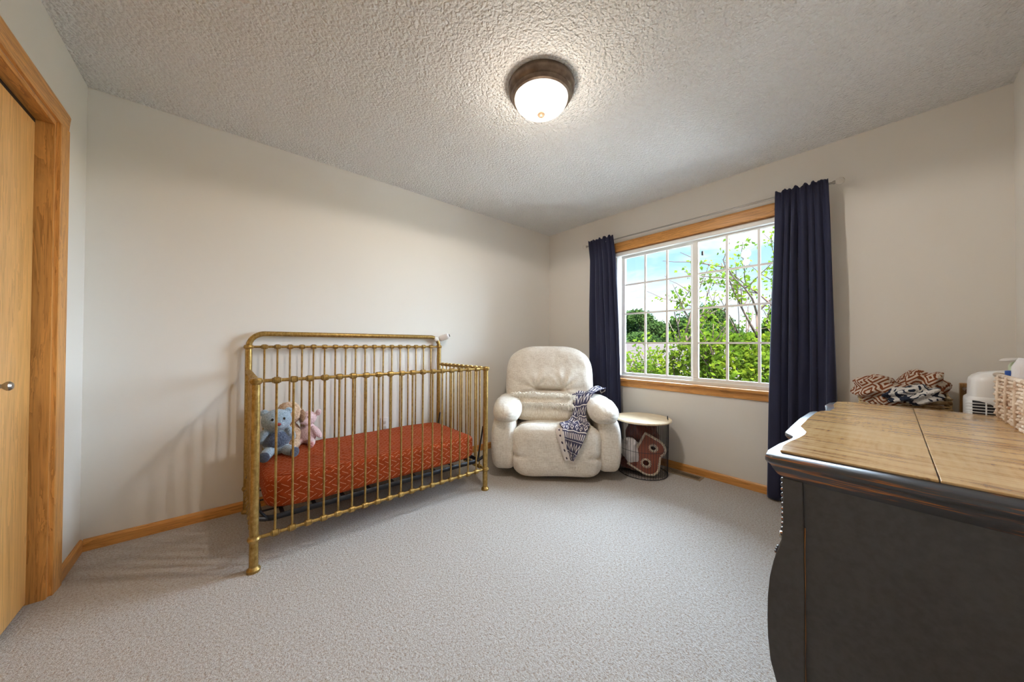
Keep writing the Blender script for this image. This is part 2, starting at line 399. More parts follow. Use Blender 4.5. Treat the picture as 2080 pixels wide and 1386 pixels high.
spindles(rail((CX0, CYF, zl), (CX1, CYF, zl), 18), rail((CX0, CYF, RF+.004), (CX1, CYF, RF+.004), 18))
spindles(rail((CX0, CYB, zl), (CX1, CYB, zl), 18), rail((CX0, CYB, RB), (CX1, CYB, RB), 18))
for x in (CX0, CX1):
    spindles(rail((x, CYB, zl), (x, CYF, zl), 10, first=.075), rail((x, CYB, RF+.004), (x, CYF, RF+.004), 10, first=.075))
# black spring frame
M_iron = mat('black powder coated steel', (.014,.016,.022), .4, .2)
bm = BM()
fx0, fx1, fy0, fy1, fz = CX0+.035, CX1-.035, CYF+.03, CYB-.03, .205
rc = .05; pts = []
for cx_, cy_, a0 in ((fx1-rc, fy0+rc, -90), (fx1-rc, fy1-rc, 0), (fx0+rc, fy1-rc, 90), (fx0+rc, fy0+rc, 180)):
    for k in range(7): a = math.radians(a0+15*k); pts.append((cx_+rc*math.cos(a), cy_+rc*math.sin(a)))
pts.append(pts[0])
inn = [(CX0+CX1)/2, (CYF+CYB)/2]
for (xa, ya), (xb, yb) in zip(pts, pts[1:]):
    q = [bm.verts.new(c) for c in ((xa, ya, fz), (xb, yb, fz), (xb, yb, fz+.028), (xa, ya, fz+.028))]; bm.faces.new(q)
bmesh.ops.remove_doubles(bm, verts=bm.verts, dist=1e-4)
o = obj('spring_frame', bm, M_iron, crib, solid=.004)
bm = BM()
for k in range(9):
    xx = fx0+.08+(fx1-fx0-.16)*k/8; box(bm, (xx-.009, fy0, fz+.022), (xx+.009, fy1, fz+.028))
for k in range(4):
    yy = fy0+.1+(fy1-fy0-.2)*k/3; box(bm, (fx0, yy-.006, fz+.016), (fx1, yy+.006, fz+.021))
obj('spring_slats', bm, M_iron, crib, smooth=False)
for x, s_ in ((CX0, 1), (CX1, -1)):
    for y in (CYF, CYB):
        bm = BM(); yy = y+(.03 if y == CYF else -.03)
        tube(bm, [(x, yy, .47 if s_ < 0 else .30), (x+s_*.045, yy, fz+.03), (x+s_*.05, yy, fz+.01)], .006, 8)
        tube(bm, [(x-s_*.005, yy, .24), (x+s_*.05, yy, .22)], .011, 10)
        obj('support_bracket', bm, M_iron, crib)

# mattress with rust sheet (rests in the crib, lifts out)
M_sheet = mat('rust sheet with dashes', (.42,.09,.02), .85, spec=.15); t, b = NT(M_sheet)
u_, v_, _ = sepuv(t, 'UV')
def dashes(u, v, cw, ch, ang, ln, wd):
    """broken strokes; odd rows lean the other way"""
    row = (v*(1/ch)).fl(); par = row.mod(2.)
    cu = (u*(1/cw)+row*.37).fr()-.5; cv = (v*(1/ch)).fr()-.5
    X = cu*cw; Y = cv*ch; sg = par*2.-1.
    c_, s_ = math.cos(ang), math.sin(ang)
    along = X*c_+Y*sg*s_; acr = Y*c_-X*sg*s_
    return acr.ab().lt(wd)*along.ab().lt(ln)
dd = dashes(u_, v_, (.040), .029, math.radians(30), .0185, .0008)
t.links.new(mixc(t, dd, (.30,.045,.008), (.78,.47,.30)), b.inputs['Base Color'])
bump(t, b, noi(t, coord(t, 'Object', (1,1,1)), 14, 4, .6), .5, .02)
bm = BM()
mc = ((CX0+CX1)/2, (CYF+CYB)/2, .3235); mh = (.640, .335, .0855)
def mf(q, p):
    q = q.copy(); w = fbm((q.x*2, q.y*2, q.z*3), 3.)
    q.z += .006*w*(1 if p.z > 0 else .4)
    if abs(p.y) > .9: q.y += .004*fbm((q.x*7, q.z*8, 1), 3.)
    return q
soft(bm, mc, mh, 9., 44, mf); boxuv(bm)
mt = obj('crib_mattress', bm, M_sheet, auto=0); tag(mt, 'crib mattress in a rust sheet with thin pale dashes', 'mattress')

# baby monitor on the top bar corner
mon = thing('baby_monitor', 'small white camera clipped to the back corner of the crib', 'baby monitor', (2.035, -.045, 1.10))
M_wp = mat('white plastic', (.75,.73,.72), .4)
bm = BM(); q = Matrix.Rotation(math.radians(-25), 4, 'Y') @ Matrix.Rotation(math.radians(-35), 4, 'Z')
soft(bm, (0,0,0), (.052, .026, .026), (6,2.2,2.2), 16); bm.transform(Matrix.Translation((2.085, -.065, 1.155)) @ q); obj('camera_body', bm, M_wp, mon)
bm = BM(); lathe(bm, [(.012, .048), (.014, .053), (.012, .056), (.001, .054)], (0,0,0), 20, 'x'); bm.transform(Matrix.Translation((2.085, -.065, 1.155)) @ q); part('lens', 'dark lens ring', bm, mat('lens', (.12,.10,.10), .2), mon)
bm = BM()
tube(bm, [(2.062, -.052, 1.148), (2.04, -.047, 1.135), (2.035, -.045, 1.118)], [.010, .009, .008], 10)
soft(bm, (2.012, -.045, 1.138), (.024, .022, .022), 3, 10)
obj('clamp', bm, mat('clear clamp plastic', (.70,.66,.60), .3), mon)
bm = BM(); tube(bm, [(2.045+.006*math.sin(k*.8), -.012, 1.13-.03*k*1.0) for k in range(25)], .0018, 6); part('cable', 'thin pale cable', bm, mat('pale cable', (.6,.6,.6), .5), mon)

# wall outlet behind the crib
ot = thing('wall_outlet', 'white outlet cover low on the wall behind the crib', 'outlet', (1.569, -.003, .36))
bm = BM(); box(bm, (1.534, -.006, .36), (1.604, 0, .475)); obj('cover_plate', bm, M_wp, ot, smooth=False, bevel=.002)
bm = BM()
for zz in (.395, .438): soft(bm, (1.569, -.006, zz), (.015, .003, .014), 3, 6)
obj('socket', bm, mat('socket white', (.6,.58,.55), .4), ot)

# ------------------------------------------------------------------ stuffed toys
def toymat(name, c1, c2, s=120):
    M = mat(name, c1, 1., spec=.05); t, b = NT(M); n = noi(t, coord(t), s, 4, .7)
    t.links.new(ramp(t, n, [(.32, c2), (.62, c1)]), b.inputs['Base Color']); bump(t, b, n, .8, .01); b.inputs['Sheen Weight'].default_value = .4
    return M
M_blue = toymat('pale blue plush', (.42,.53,.63), (.20,.28,.37)); M_slate = toymat('slate plush', (.10,.13,.20), (.05,.065,.11))
M_tan = toymat('tan curly plush', (.72,.52,.36), (.42,.26,.15), 70); M_pink = toymat('pink plush', (.86,.66,.68), (.72,.48,.50)); M_brn = toymat('brown plush', (.36,.21,.12), (.18,.09,.05), 70)
M_eye = mat('eye', (.01,.01,.012), .15); M_nose = mat('red nose', (.25,.03,.03), .5)
def blob(name, els, material, parent, voxel=.005, rough=.0025, label=None):
    bm = BM()
    for c, h, *r in els:
        rot = None
        if r: rot = Matrix.Rotation(math.radians(r[0][2]), 3, 'Z') @ Matrix.Rotation(math.radians(r[0][1]), 3, 'Y') @ Matrix.Rotation(math.radians(r[0][0]), 3, 'X')
        soft(bm, c, h, 2.0, 10, rot=rot)
    o = part(name, label, bm, material, parent, auto=0, world=False)
    md = o.modifiers.new('remesh', 'REMESH'); md.mode = 'VOXEL'; md.voxel_size = voxel; md.use_smooth_shade = True
    md = o.modifiers.new('smooth', 'SMOOTH'); md.iterations = 3
    if rough:
        tx = bpy.data.textures.new(name+'_fur', 'CLOUDS'); tx.noise_scale = .008
        md = o.modifiers.new('fur', 'DISPLACE'); md.texture = tx; md.strength = rough*2; md.mid_level = .5
    return o
# local frame of a toy: -Y is its front, X its left-right, Z up, origin at its bottom
MZ = .405
tb = thing('teddy_bear', 'pale blue and slate plush bear in the near corner of the crib', 'stuffed toy', (.805, -.285, MZ), math.radians(2)); tb.scale = (1.12,)*3
blob('body', [((0,0,.075), (.062,.052,.075)), ((0,-.005,.19), (.070,.062,.060)), ((-.055,0,.235), (.020,.012,.020)), ((.055,0,.235), (.020,.012,.020)), ((0,-.05,.172), (.032,.026,.026)),
              ((-.045,-.055,.028), (.028,.068,.028), (0,0,-18)), ((.050,-.055,.028), (.028,.068,.028), (0,0,22)), ((-.065,-.012,.11), (.020,.024,.05), (20,22,0)), ((.065,-.012,.11), (.020,.024,.05), (20,-22,0))], M_blue, tb)
blob('vest', [((0,-.004,.080), (.065,.055,.052)), ((0,.0,.11), (.052,.050,.030))], M_slate, tb, label='dark slate tummy')
for s_, a in ((-1, -18), (1, 22)):
    bm = BM(); soft(bm, (s_*.066, -.122, .030), (.024,.008,.026), 2.2, 10, rot=Matrix.Rotation(math.radians(a), 3, 'Z')); part('paw_pad', 'dark slate paw pad', bm, M_slate, tb, auto=0, world=False)
bm = BM(); soft(bm, (0,-.077,.180), (.011,.007,.008), 2.2, 8); obj('nose', bm, M_nose, tb, auto=0, world=False)
for s_ in (-1, 1):
    bm = BM(); soft(bm, (s_*.026, -.060, .205), (.0065,.004,.0075), 2, 8); obj('eye', bm, M_eye, tb, auto=0, world=False)
td = thing('plush_dog', 'tan curly plush dog with brown ears behind the blue bear', 'stuffed toy', (.885, -.145, MZ), math.radians(-20)); td.scale = (1.12,)*3
blob('body', [((0,0,.07), (.065,.055,.075)), ((0,-.005,.195), (.068,.062,.062)), ((0,-.055,.175), (.034,.032,.028)), ((-.045,-.06,.025), (.026,.06,.026)), ((.045,-.06,.025), (.026,.06,.026)), ((.0,.0,.235), (.05,.045,.03))], M_tan, td, rough=.005)
blob('ear', [((.074,-.005,.165), (.018,.028,.055), (0,-8,0))], M_brn, td, rough=.004, label='brown curly ear')
blob('ear', [((-.074,-.005,.165), (.018,.028,.055), (0,8,0))], M_tan, td, rough=.004)
bm = BM(); soft(bm, (0,-.086,.183), (.010,.006,.008), 2.2, 8); obj('nose', bm, M_eye, td, auto=0, world=False)
tp = thing('plush_lamb', 'small pink plush lamb sitting against the back spindles', 'stuffed toy', (.995, -.150, MZ), math.radians(-32)); tp.scale = (1.18,)*3
blob('body', [((0,0,.060), (.047,.042,.060)), ((0,-.004,.150), (.045,.042,.040)), ((0,-.038,.135), (.026,.022,.018)), ((.055,0,.180), (.016,.010,.020), (0,25,0)), ((-.055,0,.180), (.016,.010,.020), (0,-25,0)),
              ((-.038,-.052,.020), (.019,.048,.019), (0,0,-14)), ((.040,-.050,.020), (.019,.048,.019), (0,0,20)), ((-.045,-.02,.075), (.014,.018,.038), (35,14,0)), ((.052,-.01,.070), (.016,.022,.045), (20,-26,0))], M_pink, tp, voxel=.004)
for s_, a in ((-1, -14), (1, 20)):
    bm = BM(); soft(bm, (s_*.055, -.094, .021), (.016,.010,.018), 2.2, 8); obj('foot', bm, toymat('rose plush', (.82,.45,.45), (.65,.30,.32)), tp, auto=0, world=False)
for s_ in (-1, 1):
    bm = BM(); soft(bm, (s_*.018, -.040, .162), (.004,.003,.004), 2, 6); obj('eye', bm, M_eye, tp, auto=0, world=False)

# ------------------------------------------------------------------ recliner
M_cream = mat('cream woven upholstery', (.75,.70,.62), .9, spec=.12); t, b = NT(M_cream)
a1 = noi(t, coord(t, 'Object', (260,260,30)), 1, 2); a2 = noi(t, coord(t, 'Object', (30,30,260)), 1, 2); a3 = noi(t, coord(t, 'Object', (1,1,1)), 90, 3)
ff = NX(t, a1)*.4+NX(t, a2)*.4+NX(t, a3)*.3
t.links.new(ramp(t, ff, [(.38, (.60,.53,.44)), (.62, (.80,.75,.67))]), b.inputs['Base Color']); bump(t, b, ff, .4, .004)
b.inputs['Sheen Weight'].default_value = .2
CR = math.radians(-45.4)
ch = thing('recliner', 'cream upholstered recliner armchair in the corner by the window', 'armchair', (2.55, -1.04, 0), CR)
def cpart(name, c, h, e, n, fn=None, rot=None, label=None):
    bm = BM(); soft(bm, c, h, e, n, fn, rot); return part(name, label, bm, M_cream, ch, auto=0, world=False)
def wr(q, s=9., a=.004, k=(1,1,1)): return a*fbm((q.x*k[0], q.y*k[1], q.z*k[2]+3), s, 3)
def f_foot(q, p):
    q = q.copy(); notch = math.exp(-((q.z+.035)/.018)**2)
    q.x -= math.copysign(.012*notch, q.x)*(abs(p.x) > .6)
    if p.y < 0:
        q.y += .012*notch*min(1, max(0, (abs(q.x)-.22)/.1)) ; q.y += wr(q, 7, .006)
        q.y += .022*max(0, (p.z-.5))*1.2
        q.y += .005*math.exp(-((q.z+.005)/.004)**2)*(abs(q.x+.02) < .13)
    q.z += .006*math.sin(q.x*9+1)*(p.z < -.5)
    return q
cpart('footrest', (0, .10, .232), (.362, .115, .208), (6, 3, 5), 46, f_foot)
def f_seat(q, p):
    q = q.copy(); q.z += .018*math.cos(q.x/.36*PI/2)*(p.z > 0)+wr(q, 6, .008)*(p.z > 0); return q
cpart('seat_cushion', (0, .40, .322), (.345, .34, .090), (5, 4, 4), 36, f_seat)
def f_base(q, p):
    q = q.copy(); k = (p.z+1)/2; q.x += (-.012+.02*math.sin(k*PI))*(1 if q.x > 0 else -1)*0; q.y += -.012*math.sin(k*PI)*(p.y < 0)+wr(q, 6, .004)
    return q
for s_, x0, x1 in ((-1, -.535, -.335), (1, .335, .515)):
    def f_b(q, p, s_=s_):
        q = f_base(q, p); k = (p.z+1)/2; q.x += s_*(.022*math.sin(k*PI)-.012)*(p.x*s_ > 0); return q
    cpart('arm_base', ((x0+x1)/2, .43, .275), ((x1-x0)/2, .40, .225), (4.5, 7, 6), 30, f_b)
def f_pad(q, p, s_=1):
    q = q.copy()
    ang = math.atan2(q.z, q.x)
    if p.y < -.2: q += Vector((0, 1, 0))*(.003*math.sin(ang*7+math.sin(ang*3)*2)*max(0, -p.y-.3))
    q.z -= .018*(abs(p.x)**2)*(p.z < 0)*0
    q.z += wr(q, 10, .006, (1, .5, 1)); q.x += wr(q, 8, .004)
    q.z += .03*(q.y/.4)*0
    return q
for x in (-.412, .392):
    cpart('arm_pad', (x, .37, .530), (.125, .405, .093), (2.4, 3.2, 2.4), 34, f_pad)
# backrest, reclined, with the stitched crease
BC = Vector((-.045, .585, .735)); BH = (.415, .135, .345)
Rb = Matrix.Rotation(math.radians(-14), 3, 'X')
def f_back(q, p):
    q = q.copy()
    zc = -.088
    q.x *= 1-.10*max(0, p.z-.2)**1.5-.06*max(0, -p.z-.2)
    if p.y < .2:
        k = (q.z-zc); ax = abs(q.x)
        inside = 1/(1+math.exp((ax-.125)/.012))
        q.y += .085*math.exp(-(k/.015)**2)*inside
        q.y -= .030*math.exp(-((k-.10)/.075)**2)*math.exp(-(ax/.30)**4)
        q.y -= .012*math.exp(-((k+.09)/.06)**2)*math.exp(-(ax/.26)**4)
        q.y += .018*math.exp(-((ax-.125)/.05)**2-(k/.05)**2)
        for sx in (-1, 1):
            dx, dz = q.x-sx*.125, k; r = math.hypot(dx, dz); th = math.atan2(dz, dx*sx)
            if abs(th) < 2.4: q.y += .011*math.sin(th*9+1.3*sx)*math.exp(-(r/.14)**2)*min(1, r/.03)
        if k > .02: q.y += .004*math.sin(q.x*62+2*math.sin(q.x*11))*math.exp(-((k-.05)/.06)**2)*(ax < .2)
        q.y += .003*math.exp(-(q.x/.004)**2)*(k < 0)
        q.y += wr(q, 6, .008)
    return q
bm = BM(); soft(bm, BC, BH, (3.6, 2.8, 4.2), 84, f_back, Rb); obj('backrest', bm, M_cream, ch, auto=0, world=False)
bm = BM(); soft(bm, (0, .43, .030), (.33, .33, .030), 6, 8); part('rocker_base', 'dark base under the seat', bm, mat('dark base', (.03,.027,.025), .7), ch, world=False)
# pocket flap line on the footrest
bm = BM(); tube(bm, [(-.15+.01*k, -.0165-.001*math.sin(k*.4), .232) for k in range(30)], .0016, 6); obj('seam', bm, M_cream, ch, world=False)

MC = Matrix.Translation((2.55, -1.04, 0)) @ Matrix.Rotation(CR, 4, 'Z')
def CL(x, y, z): return tuple(MC @ Vector((x, y, z)))
# lumbar pillow
pl = thing('lumbar_pillow', 'cream oblong lumbar pillow with fringe rows on the recliner', 'pillow', CL(-.105, .335, .418), CR)
M_ivory = mat('ivory slub weave', (.74,.665,.55), .95, spec=.1); t, b = NT(M_ivory)
a1 = noi(t, coord(t, 'Object', (160,160,14)), 1, 2); w_ = noi(t, coord(t, 'Object', (1,1,1)), 130, 3)
t.links.new(ramp(t, NX(t, a1)*.6+NX(t, w_)*.4, [(.36, (.66,.57,.45)), (.6, (.86,.80,.70))]), b.inputs['Base Color']); bump(t, b, NX(t, a1)+NX(t, w_), .5, .004)
Rp = Matrix.Rotation(math.radians(-18), 3, 'X') @ Matrix.Rotation(math.radians(1.5), 3, 'Y')
def f_pl(q, p):
    q = q.copy(); pin = abs(p.x)**3*abs(p.z)**2
    q.y *= (1-.6*max(abs(p.x), abs(p.z))**3)
    q.x *= 1-.05*(1-abs(p.z)**2)*0; q.z *= 1-.05*math.cos(p.x*PI/2)
    q += Vector((0, wr(q, 9, .01), wr(q, 6, .008)))
    return q
bm = BM(); soft(bm, (0, 0, .115), (.275, .075, .128), (5, 2.4, 5), 30, f_pl, Rp); obj('cushion', bm, M_ivory, pl, auto=0, world=False)
bm = BM(); R2 = random.Random(3)
def strand(bm, base, d, ln, r, droop):
    pts = [Vector(base)]; d = Vector(d).normalized()
    for k in range(4): pts.append(pts[-1]+d*ln/4); d = (d+Vector((R2.uniform(-.35, .35), R2.uniform(-.2, .1), -droop))).normalized()
    tube(bm, pts, [r, r, r*.9, r*.8, r*.5], 4)
for zz in (.108, .098, .02, .012):
    for k in range(230):
        xx = -.262+.524*k/229; yy = -.072*(1-.55*abs(xx/.275)**3)*(1-.35*abs(zz/.135)**2)-.004
        p = Rp @ Vector((xx, yy, zz+R2.uniform(-.008, .008))); strand(bm, p+Vector((0, 0, .115)), (R2.uniform(-1., 1.), -.9, R2.uniform(-.6, .9)), R2.uniform(.028, .055), .0024, R2.uniform(.15, .8))
for s_ in (-1, 1):
    for k in range(70):
        zz = -.115+.235*k/69; p = Rp @ Vector((s_*.268, R2.uniform(-.02, .01), zz)); strand(bm, p+Vector((0, 0, .115)), (s_, -.3, R2.uniform(-.5, .5)), R2.uniform(.02, .04), .0018, .3)
fo = part('fringe', 'shaggy ivory fringe rows', bm, mat('fringe', (.93,.88,.79), .95, spec=.1), pl, auto=0, world=False); fo['kind'] = 'stuff'

# patterned throw -------------------------------------------------------
def zig(t, u, v, n, amp, w):      # zigzag lines repeated along v
    z_ = ((u*n).fr()-.5).ab()*amp
    return (v+z_).fr()
M_throw = mat('navy and cream knit', (.1,.1,.2), .95, spec=.08); t, b = NT(M_throw)
u_, v_, _ = sepuv(t, 'UV')
wv = NX(t, noi(t, coord(t, 'UV', (1,1,1)), 24, 2))*.06
vv = v_*11.+wv*2.; band = vv.fl().mod(3.); f = vv.fr(); uu = u_*4.+wv
tri = ((uu*1.5).fr()-.5).ab()*2.
zz1 = ((f-.5)-(tri-.5)*.55).ab().lt(.13)                      # zigzag line
dia = (tri+(f-.5).ab()*2.-.62).ab().lt(.17)                     # diamonds
dots = (((uu*3.).fr()-.5).ab()*2.).lt(.5)*((f-.5).ab().lt(.28)) # blocks
stripe = (f.lt(.07))._m('MAXIMUM', f.gt(.95))
pat = (zz1*band.lt(.5))+(dia*band.gt(.5)*band.lt(1.5))+(dots*band.gt(1.5))
pat = pat._m('MAXIMUM', stripe*band.gt(.5)).mn(1.)
t.links.new(mixc(t, pat, (.075,.072,.125), (.72,.68,.66)), b.inputs['Base Color'])
bump(t, b, noi(t, coord(t, 'Object', (1,1,1)), 160, 3), .5, .004)
thr = thing('throw_blanket', 'navy and cream patterned throw draped over the recliner arm', 'blanket', (2.55, -1.04, 0), CR)
def ribbon(path, n=60, m=18, fold=.010, seed=0):
    """path: list of (left point, right point) in the recliner's frame"""
    def cr(P, s):
        s = max(0, min(len(P)-1-1e-6, s)); i = int(s); f = s-i
        p = [Vector(P[max(0, min(len(P)-1, i+k))]) for k in (-1, 0, 1, 2)]
        return .5*((2*p[1])+(p[2]-p[0])*f+(2*p[0]-5*p[1]+4*p[2]-p[3])*f*f+(3*p[1]-p[0]-3*p[2]+p[3])*f**3)
    A = [a for a, b in path]; B = [b for a, b in path]; rows = []
    for i in range(n+1):
        s = (len(path)-1)*i/n; a, b = cr(A, s), cr(B, s); prev = (cr(A, s+.05)-cr(A, s-.05))
        nrm = (b-a).cross(prev).normalized(); row = []
        for j in range(m+1):
            f = j/m; p = a.lerp(b, f)
            p = p+nrm*(fold*math.sin(f*PI*4.3+seed+s*.6)+.5*fold*math.sin(f*11+s*2))*math.sin(min(1, f*4, (1-f)*4)*PI/2)
            row.append(p)
        rows.append(row)
    return rows
T0 = [((.18,.66,.70), (.50,.70,.60)), ((.17,.60,.70), (.50,.60,.675)), ((.165,.47,.665), (.44,.46,.685)), ((.155,.36,.60), (.335,.34,.655)),
      ((.145,.27,.50), (.262,.24,.53)), ((.10,.19,.447), (.26,.16,.46)), ((.025,.08,.452), (.265,.06,.453)), ((.035,-.003,.440), (.235,-.012,.415)), ((.05,-.038,.37), (.195,-.044,.335)),
      ((.075,-.040,.28), (.15,-.044,.24)), ((.10,-.040,.195), (.122,-.042,.190))]
bm = BM(); sheet(bm, ribbon(T0, 90, 24)); o = obj('cloth', bm, M_throw, thr, auto=0, solid=.006, world=False)
T1 = [((-.015,-.010,.428), (.040,-.004,.438)), ((-.005,-.036,.37), (.052,-.040,.38)), ((.025,-.037,.28), (.080,-.041,.28)), ((.055,-.037,.188), (.100,-.041,.190))]
M_dot = mat('cream border with dots', (.66,.60,.55), .95, spec=.08); t, b = NT(M_dot); u_, v_, _ = sepuv(t, 'UV')
dx = (u_-.5)*.055; dy = ((v_*5.).fr()-.5)*.042
dd = (dx*dx+dy*dy).lt(.0075**2)
t.links.new(mixc(t, dd, (.66,.60,.56), (.06,.045,.07)), b.inputs['Base Color'])
bm = BM(); sheet(bm, ribbon(T1, 40, 8, .003)); part('border', 'cream border with dark dots', bm, M_dot, thr, auto=0, solid=.005, world=False)

# ------------------------------------------------------------------ wire basket side table
M_wire = mat('navy black wire', (.025,.03,.045), .45, .4)
BX, BY = 3.29, -1.365
bt = thing('basket_table', 'round wire basket side table with a pale wooden top', 'side table', (BX, BY, 0))
bm = BM(); rb, rtp, hz = .198, .205, .458
NW = 56
for k in range(NW):
    a = 2*PI*k/NW; tube(bm, [(BX+rb*math.cos(a), BY+rb*math.sin(a), .006), (BX+rtp*math.cos(a), BY+rtp*math.sin(a), hz-.012)], .0014, 5)
for zz, rr_ in ((.006, rb), (hz-.014, rtp), (.22, (rb+rtp)/2)):
    ring = [(BX+rr_*math.cos(2*PI*k/48), BY+rr_*math.sin(2*PI*k/48), zz) for k in range(49)]; tube(bm, ring, .0028 if zz != .22 else .0016, 6, cap=False)
for k in range(-7, 8):
    w_ = math.sqrt(max(0, rb**2-(k*.026)**2)); tube(bm, [(BX+k*.026, BY-w_, .006), (BX+k*.026, BY+w_, .006)], .0014, 5)
obj('wire_cage', bm, M_wire, bt)
M_birch = oak('pale birch', 'y', (.80,.66,.46), (.70,.55,.36), .35, .5)
bm = BM(); lathe(bm, [(.05, hz-.010), (.222, hz-.010), (.229, hz-.005), (.230, hz+.002), (.226, hz+.007), (.05, hz+.007)], (BX, BY, 0), 72); obj('tabletop', bm, M_birch, bt)
for sx in (1, -1):
    bm = BM(); ca = math.radians(-62) if sx > 0 else math.radians(118)
    px_, py_ = BX+.196*math.cos(ca), BY+.196*math.sin(ca); tx, ty = -math.sin(ca), math.cos(ca)
    tube(bm, [(px_+tx*(.028*math.cos(a)), py_+ty*(.028*math.cos(a)), hz+.002+.034*math.sin(a)) for a in [PI*k/12 for k in range(13)]], .003, 8); obj('handle', bm, M_wire, bt)
# letter B cushion
M_leather = mat('brown faux leather', (.235,.065,.038), .45); t, b = NT(M_leather); bump(t, b, noi(t, coord(t), 50, 4), .3, .003)
lb = thing('letter_cushion', 'brown leather letter B cushion with cream whipstitching inside the wire basket', 'cushion', (3.197, -1.452, .012))
def Bshape(sc):
    out = [(-.075, -.12)]
    def arc(cx, cz, rx, rz, a0, a1, n=12): return [(cx+rx*math.cos(math.radians(a0+(a1-a0)*k/n)), cz+rz*math.sin(math.radians(a0+(a1-a0)*k/n))) for k in range(n+1)]
    out += arc(.03, -.055, .075, .065, -90, 30); out += arc(.02, .065, .068, .055, -32, 90); out += [(-.075, .12)]
    return [(x*sc, z*sc) for x, z in out]
def holed(bm, outer, holes, y0, y1):
    for yy in (y0, y1):
        es = []
        for lp in [outer]+holes:
            vv_ = [bm.verts.new((x, yy, z)) for x, z in lp]
            es += [bm.edges.new((vv_[i], vv_[(i+1) % len(vv_)])) for i in range(len(vv_))]
        bmesh.ops.triangle_fill(bm, use_beauty=True, edges=es)
    for lp in [outer]+holes:
        a = [bm.verts.new((x, y0, z)) for x, z in lp]; b_ = [bm.verts.new((x, y1, z)) for x, z in lp]; n_ = len(a)
        for i in range(n_): bm.faces.new((a[i], a[(i+1) % n_], b_[(i+1) % n_], b_[i]))
    bmesh.ops.remove_doubles(bm, verts=bm.verts, dist=1e-5)
def circ(cx, cz, rx, rz, n=20): return [(cx+rx*math.cos(2*PI*k/n), cz+rz*math.sin(2*PI*k/n)) for k in range(n)]
RB_ = Matrix.Translation((3.197, -1.452, .012)) @ Matrix.Rotation(math.radians(-62), 4, 'Z') @ Matrix.Rotation(math.radians(-10), 4, 'X') @ Matrix.Translation((0.0, 0, .172)) @ Matrix.Rotation(math.radians(27), 4, 'Y')
bo = Bshape(1.26); hs = [circ(.018, .072, .024, .022), circ(.024, -.066, .029, .026)]
bm = BM(); holed(bm, bo, hs, -.019, .019); bm.transform(RB_); obj('leather_body', bm, M_leather, lb, smooth=False, bevel=.004)
def along(lp, step):
    pts = [Vector((x, z)) for x, z in lp]+[Vector(lp[0])]; out = []; acc = 0
    for p, q in zip(pts, pts[1:]):
        d = (q-p); ln = d.length
        while acc < ln: out.append((p+d*acc/ln, d.normalized())); acc += step
        acc -= ln
    return out
M_cord = mat('cream cord', (.74,.66,.55), .9)
for lp, inw in ((bo, 1), (hs[0], -1), (hs[1], -1)):
    bm = BM()
    for p, d in along(lp, .0085):
        nrm = Vector((-d.y, d.x))*inw
        a = p+nrm*.013; tube(bm, [(a.x, -.0205, a.y), (p.x-nrm.x*.001, -.0225, p.y-nrm.y*.001), (p.x-nrm.x*.002, -.012, p.y-nrm.y*.002), (p.x-nrm.x*.002, .018, p.y-nrm.y*.002)], .0034, 5)
    bm.transform(RB_); part('whipstitch', 'cream whipstitch edging', bm, M_cord, lb, auto=0)
# blankets inside the basket
M_maroon = toymat('maroon chenille', (.20,.045,.030), (.09,.018,.012), 180)
bm = BM()
def f_m(q, p):
    q = q.copy(); q += Vector((wr(q, 9, .03), wr(q+Vector((5,0,0)), 9, .03), wr(q, 7, .03))); r = math.hypot(q.x, q.y)
    if r > .14: q.x *= .14/r; q.y *= .14/r
    return q
soft(bm, (BX+.035, BY+.02, .118), (.135, .14, .10), 3, 26, f_m); soft(bm, (BX+.05, BY+.03, .33), (.115, .125, .10), 3, 22, f_m); soft(bm, (BX-.02, BY+.06, .075), (.13, .11, .060), 3, 22, f_m)
mb = obj('folded_blanket', bm, M_maroon, auto=0); tag(mb, 'dark maroon blanket bundled in the wire basket', 'blanket')
M_gw = toymat('white fleece print', (.74,.70,.70), (.60,.55,.56), 12)
t, b = NT(M_gw)
bm = BM()
def f_w(q, p):
    q = q.copy(); q += Vector((wr(q, 11, .025), wr(q+Vector((3,0,0)), 11, .02), wr(q, 8, .035))); return q
soft(bm, (BX-.108, BY+.055, .205), (.045, .085, .10), 3, 22, f_w, Matrix.Rotation(math.radians(-25), 3, 'Z'))
wb = obj('printed_blanket', bm, M_gw, auto=0); tag(wb, 'white fleece blanket with grey print in the wire basket', 'blanket')

# floor register
vt = thing('floor_register', 'metal floor vent set in carpet under the window', 'floor vent', (3.50, -1.62, 0))
M_vent = mat('tan metal', (.40,.32,.22), .45, .4)
bm = BM(); frame(bm, 0, 0, 0, 0, 0, 0, 0) if 0 else None
x0, x1, y0, y1 = 3.445, 3.545, -1.765, -1.46
box(bm, (x0, y0, 0), (x0+.016, y1, .006)); box(bm, (x1-.016, y0, 0), (x1, y1, .006)); box(bm, (x0+.016, y0, 0), (x1-.016, y0+.016, .006)); box(bm, (x0+.016, y1-.016, 0), (x1-.016, y1, .006))
for k in range(24):
    yy = y0+.022+(y1-y0-.044)*k/23; box(bm, (x0+.016, yy-.002, .0005), (x1-.016, yy+.002, .005))
obj('grille', bm, M_vent, vt, smooth=False)
bm = BM(); box(bm, (x0+.012, y0+.012, .0002), (x1-.012, y1-.012, .0012)); obj('duct_shade_sheet', bm, M_black, vt, smooth=False)  # black sheet laid on the carpet as painted shade of the duct

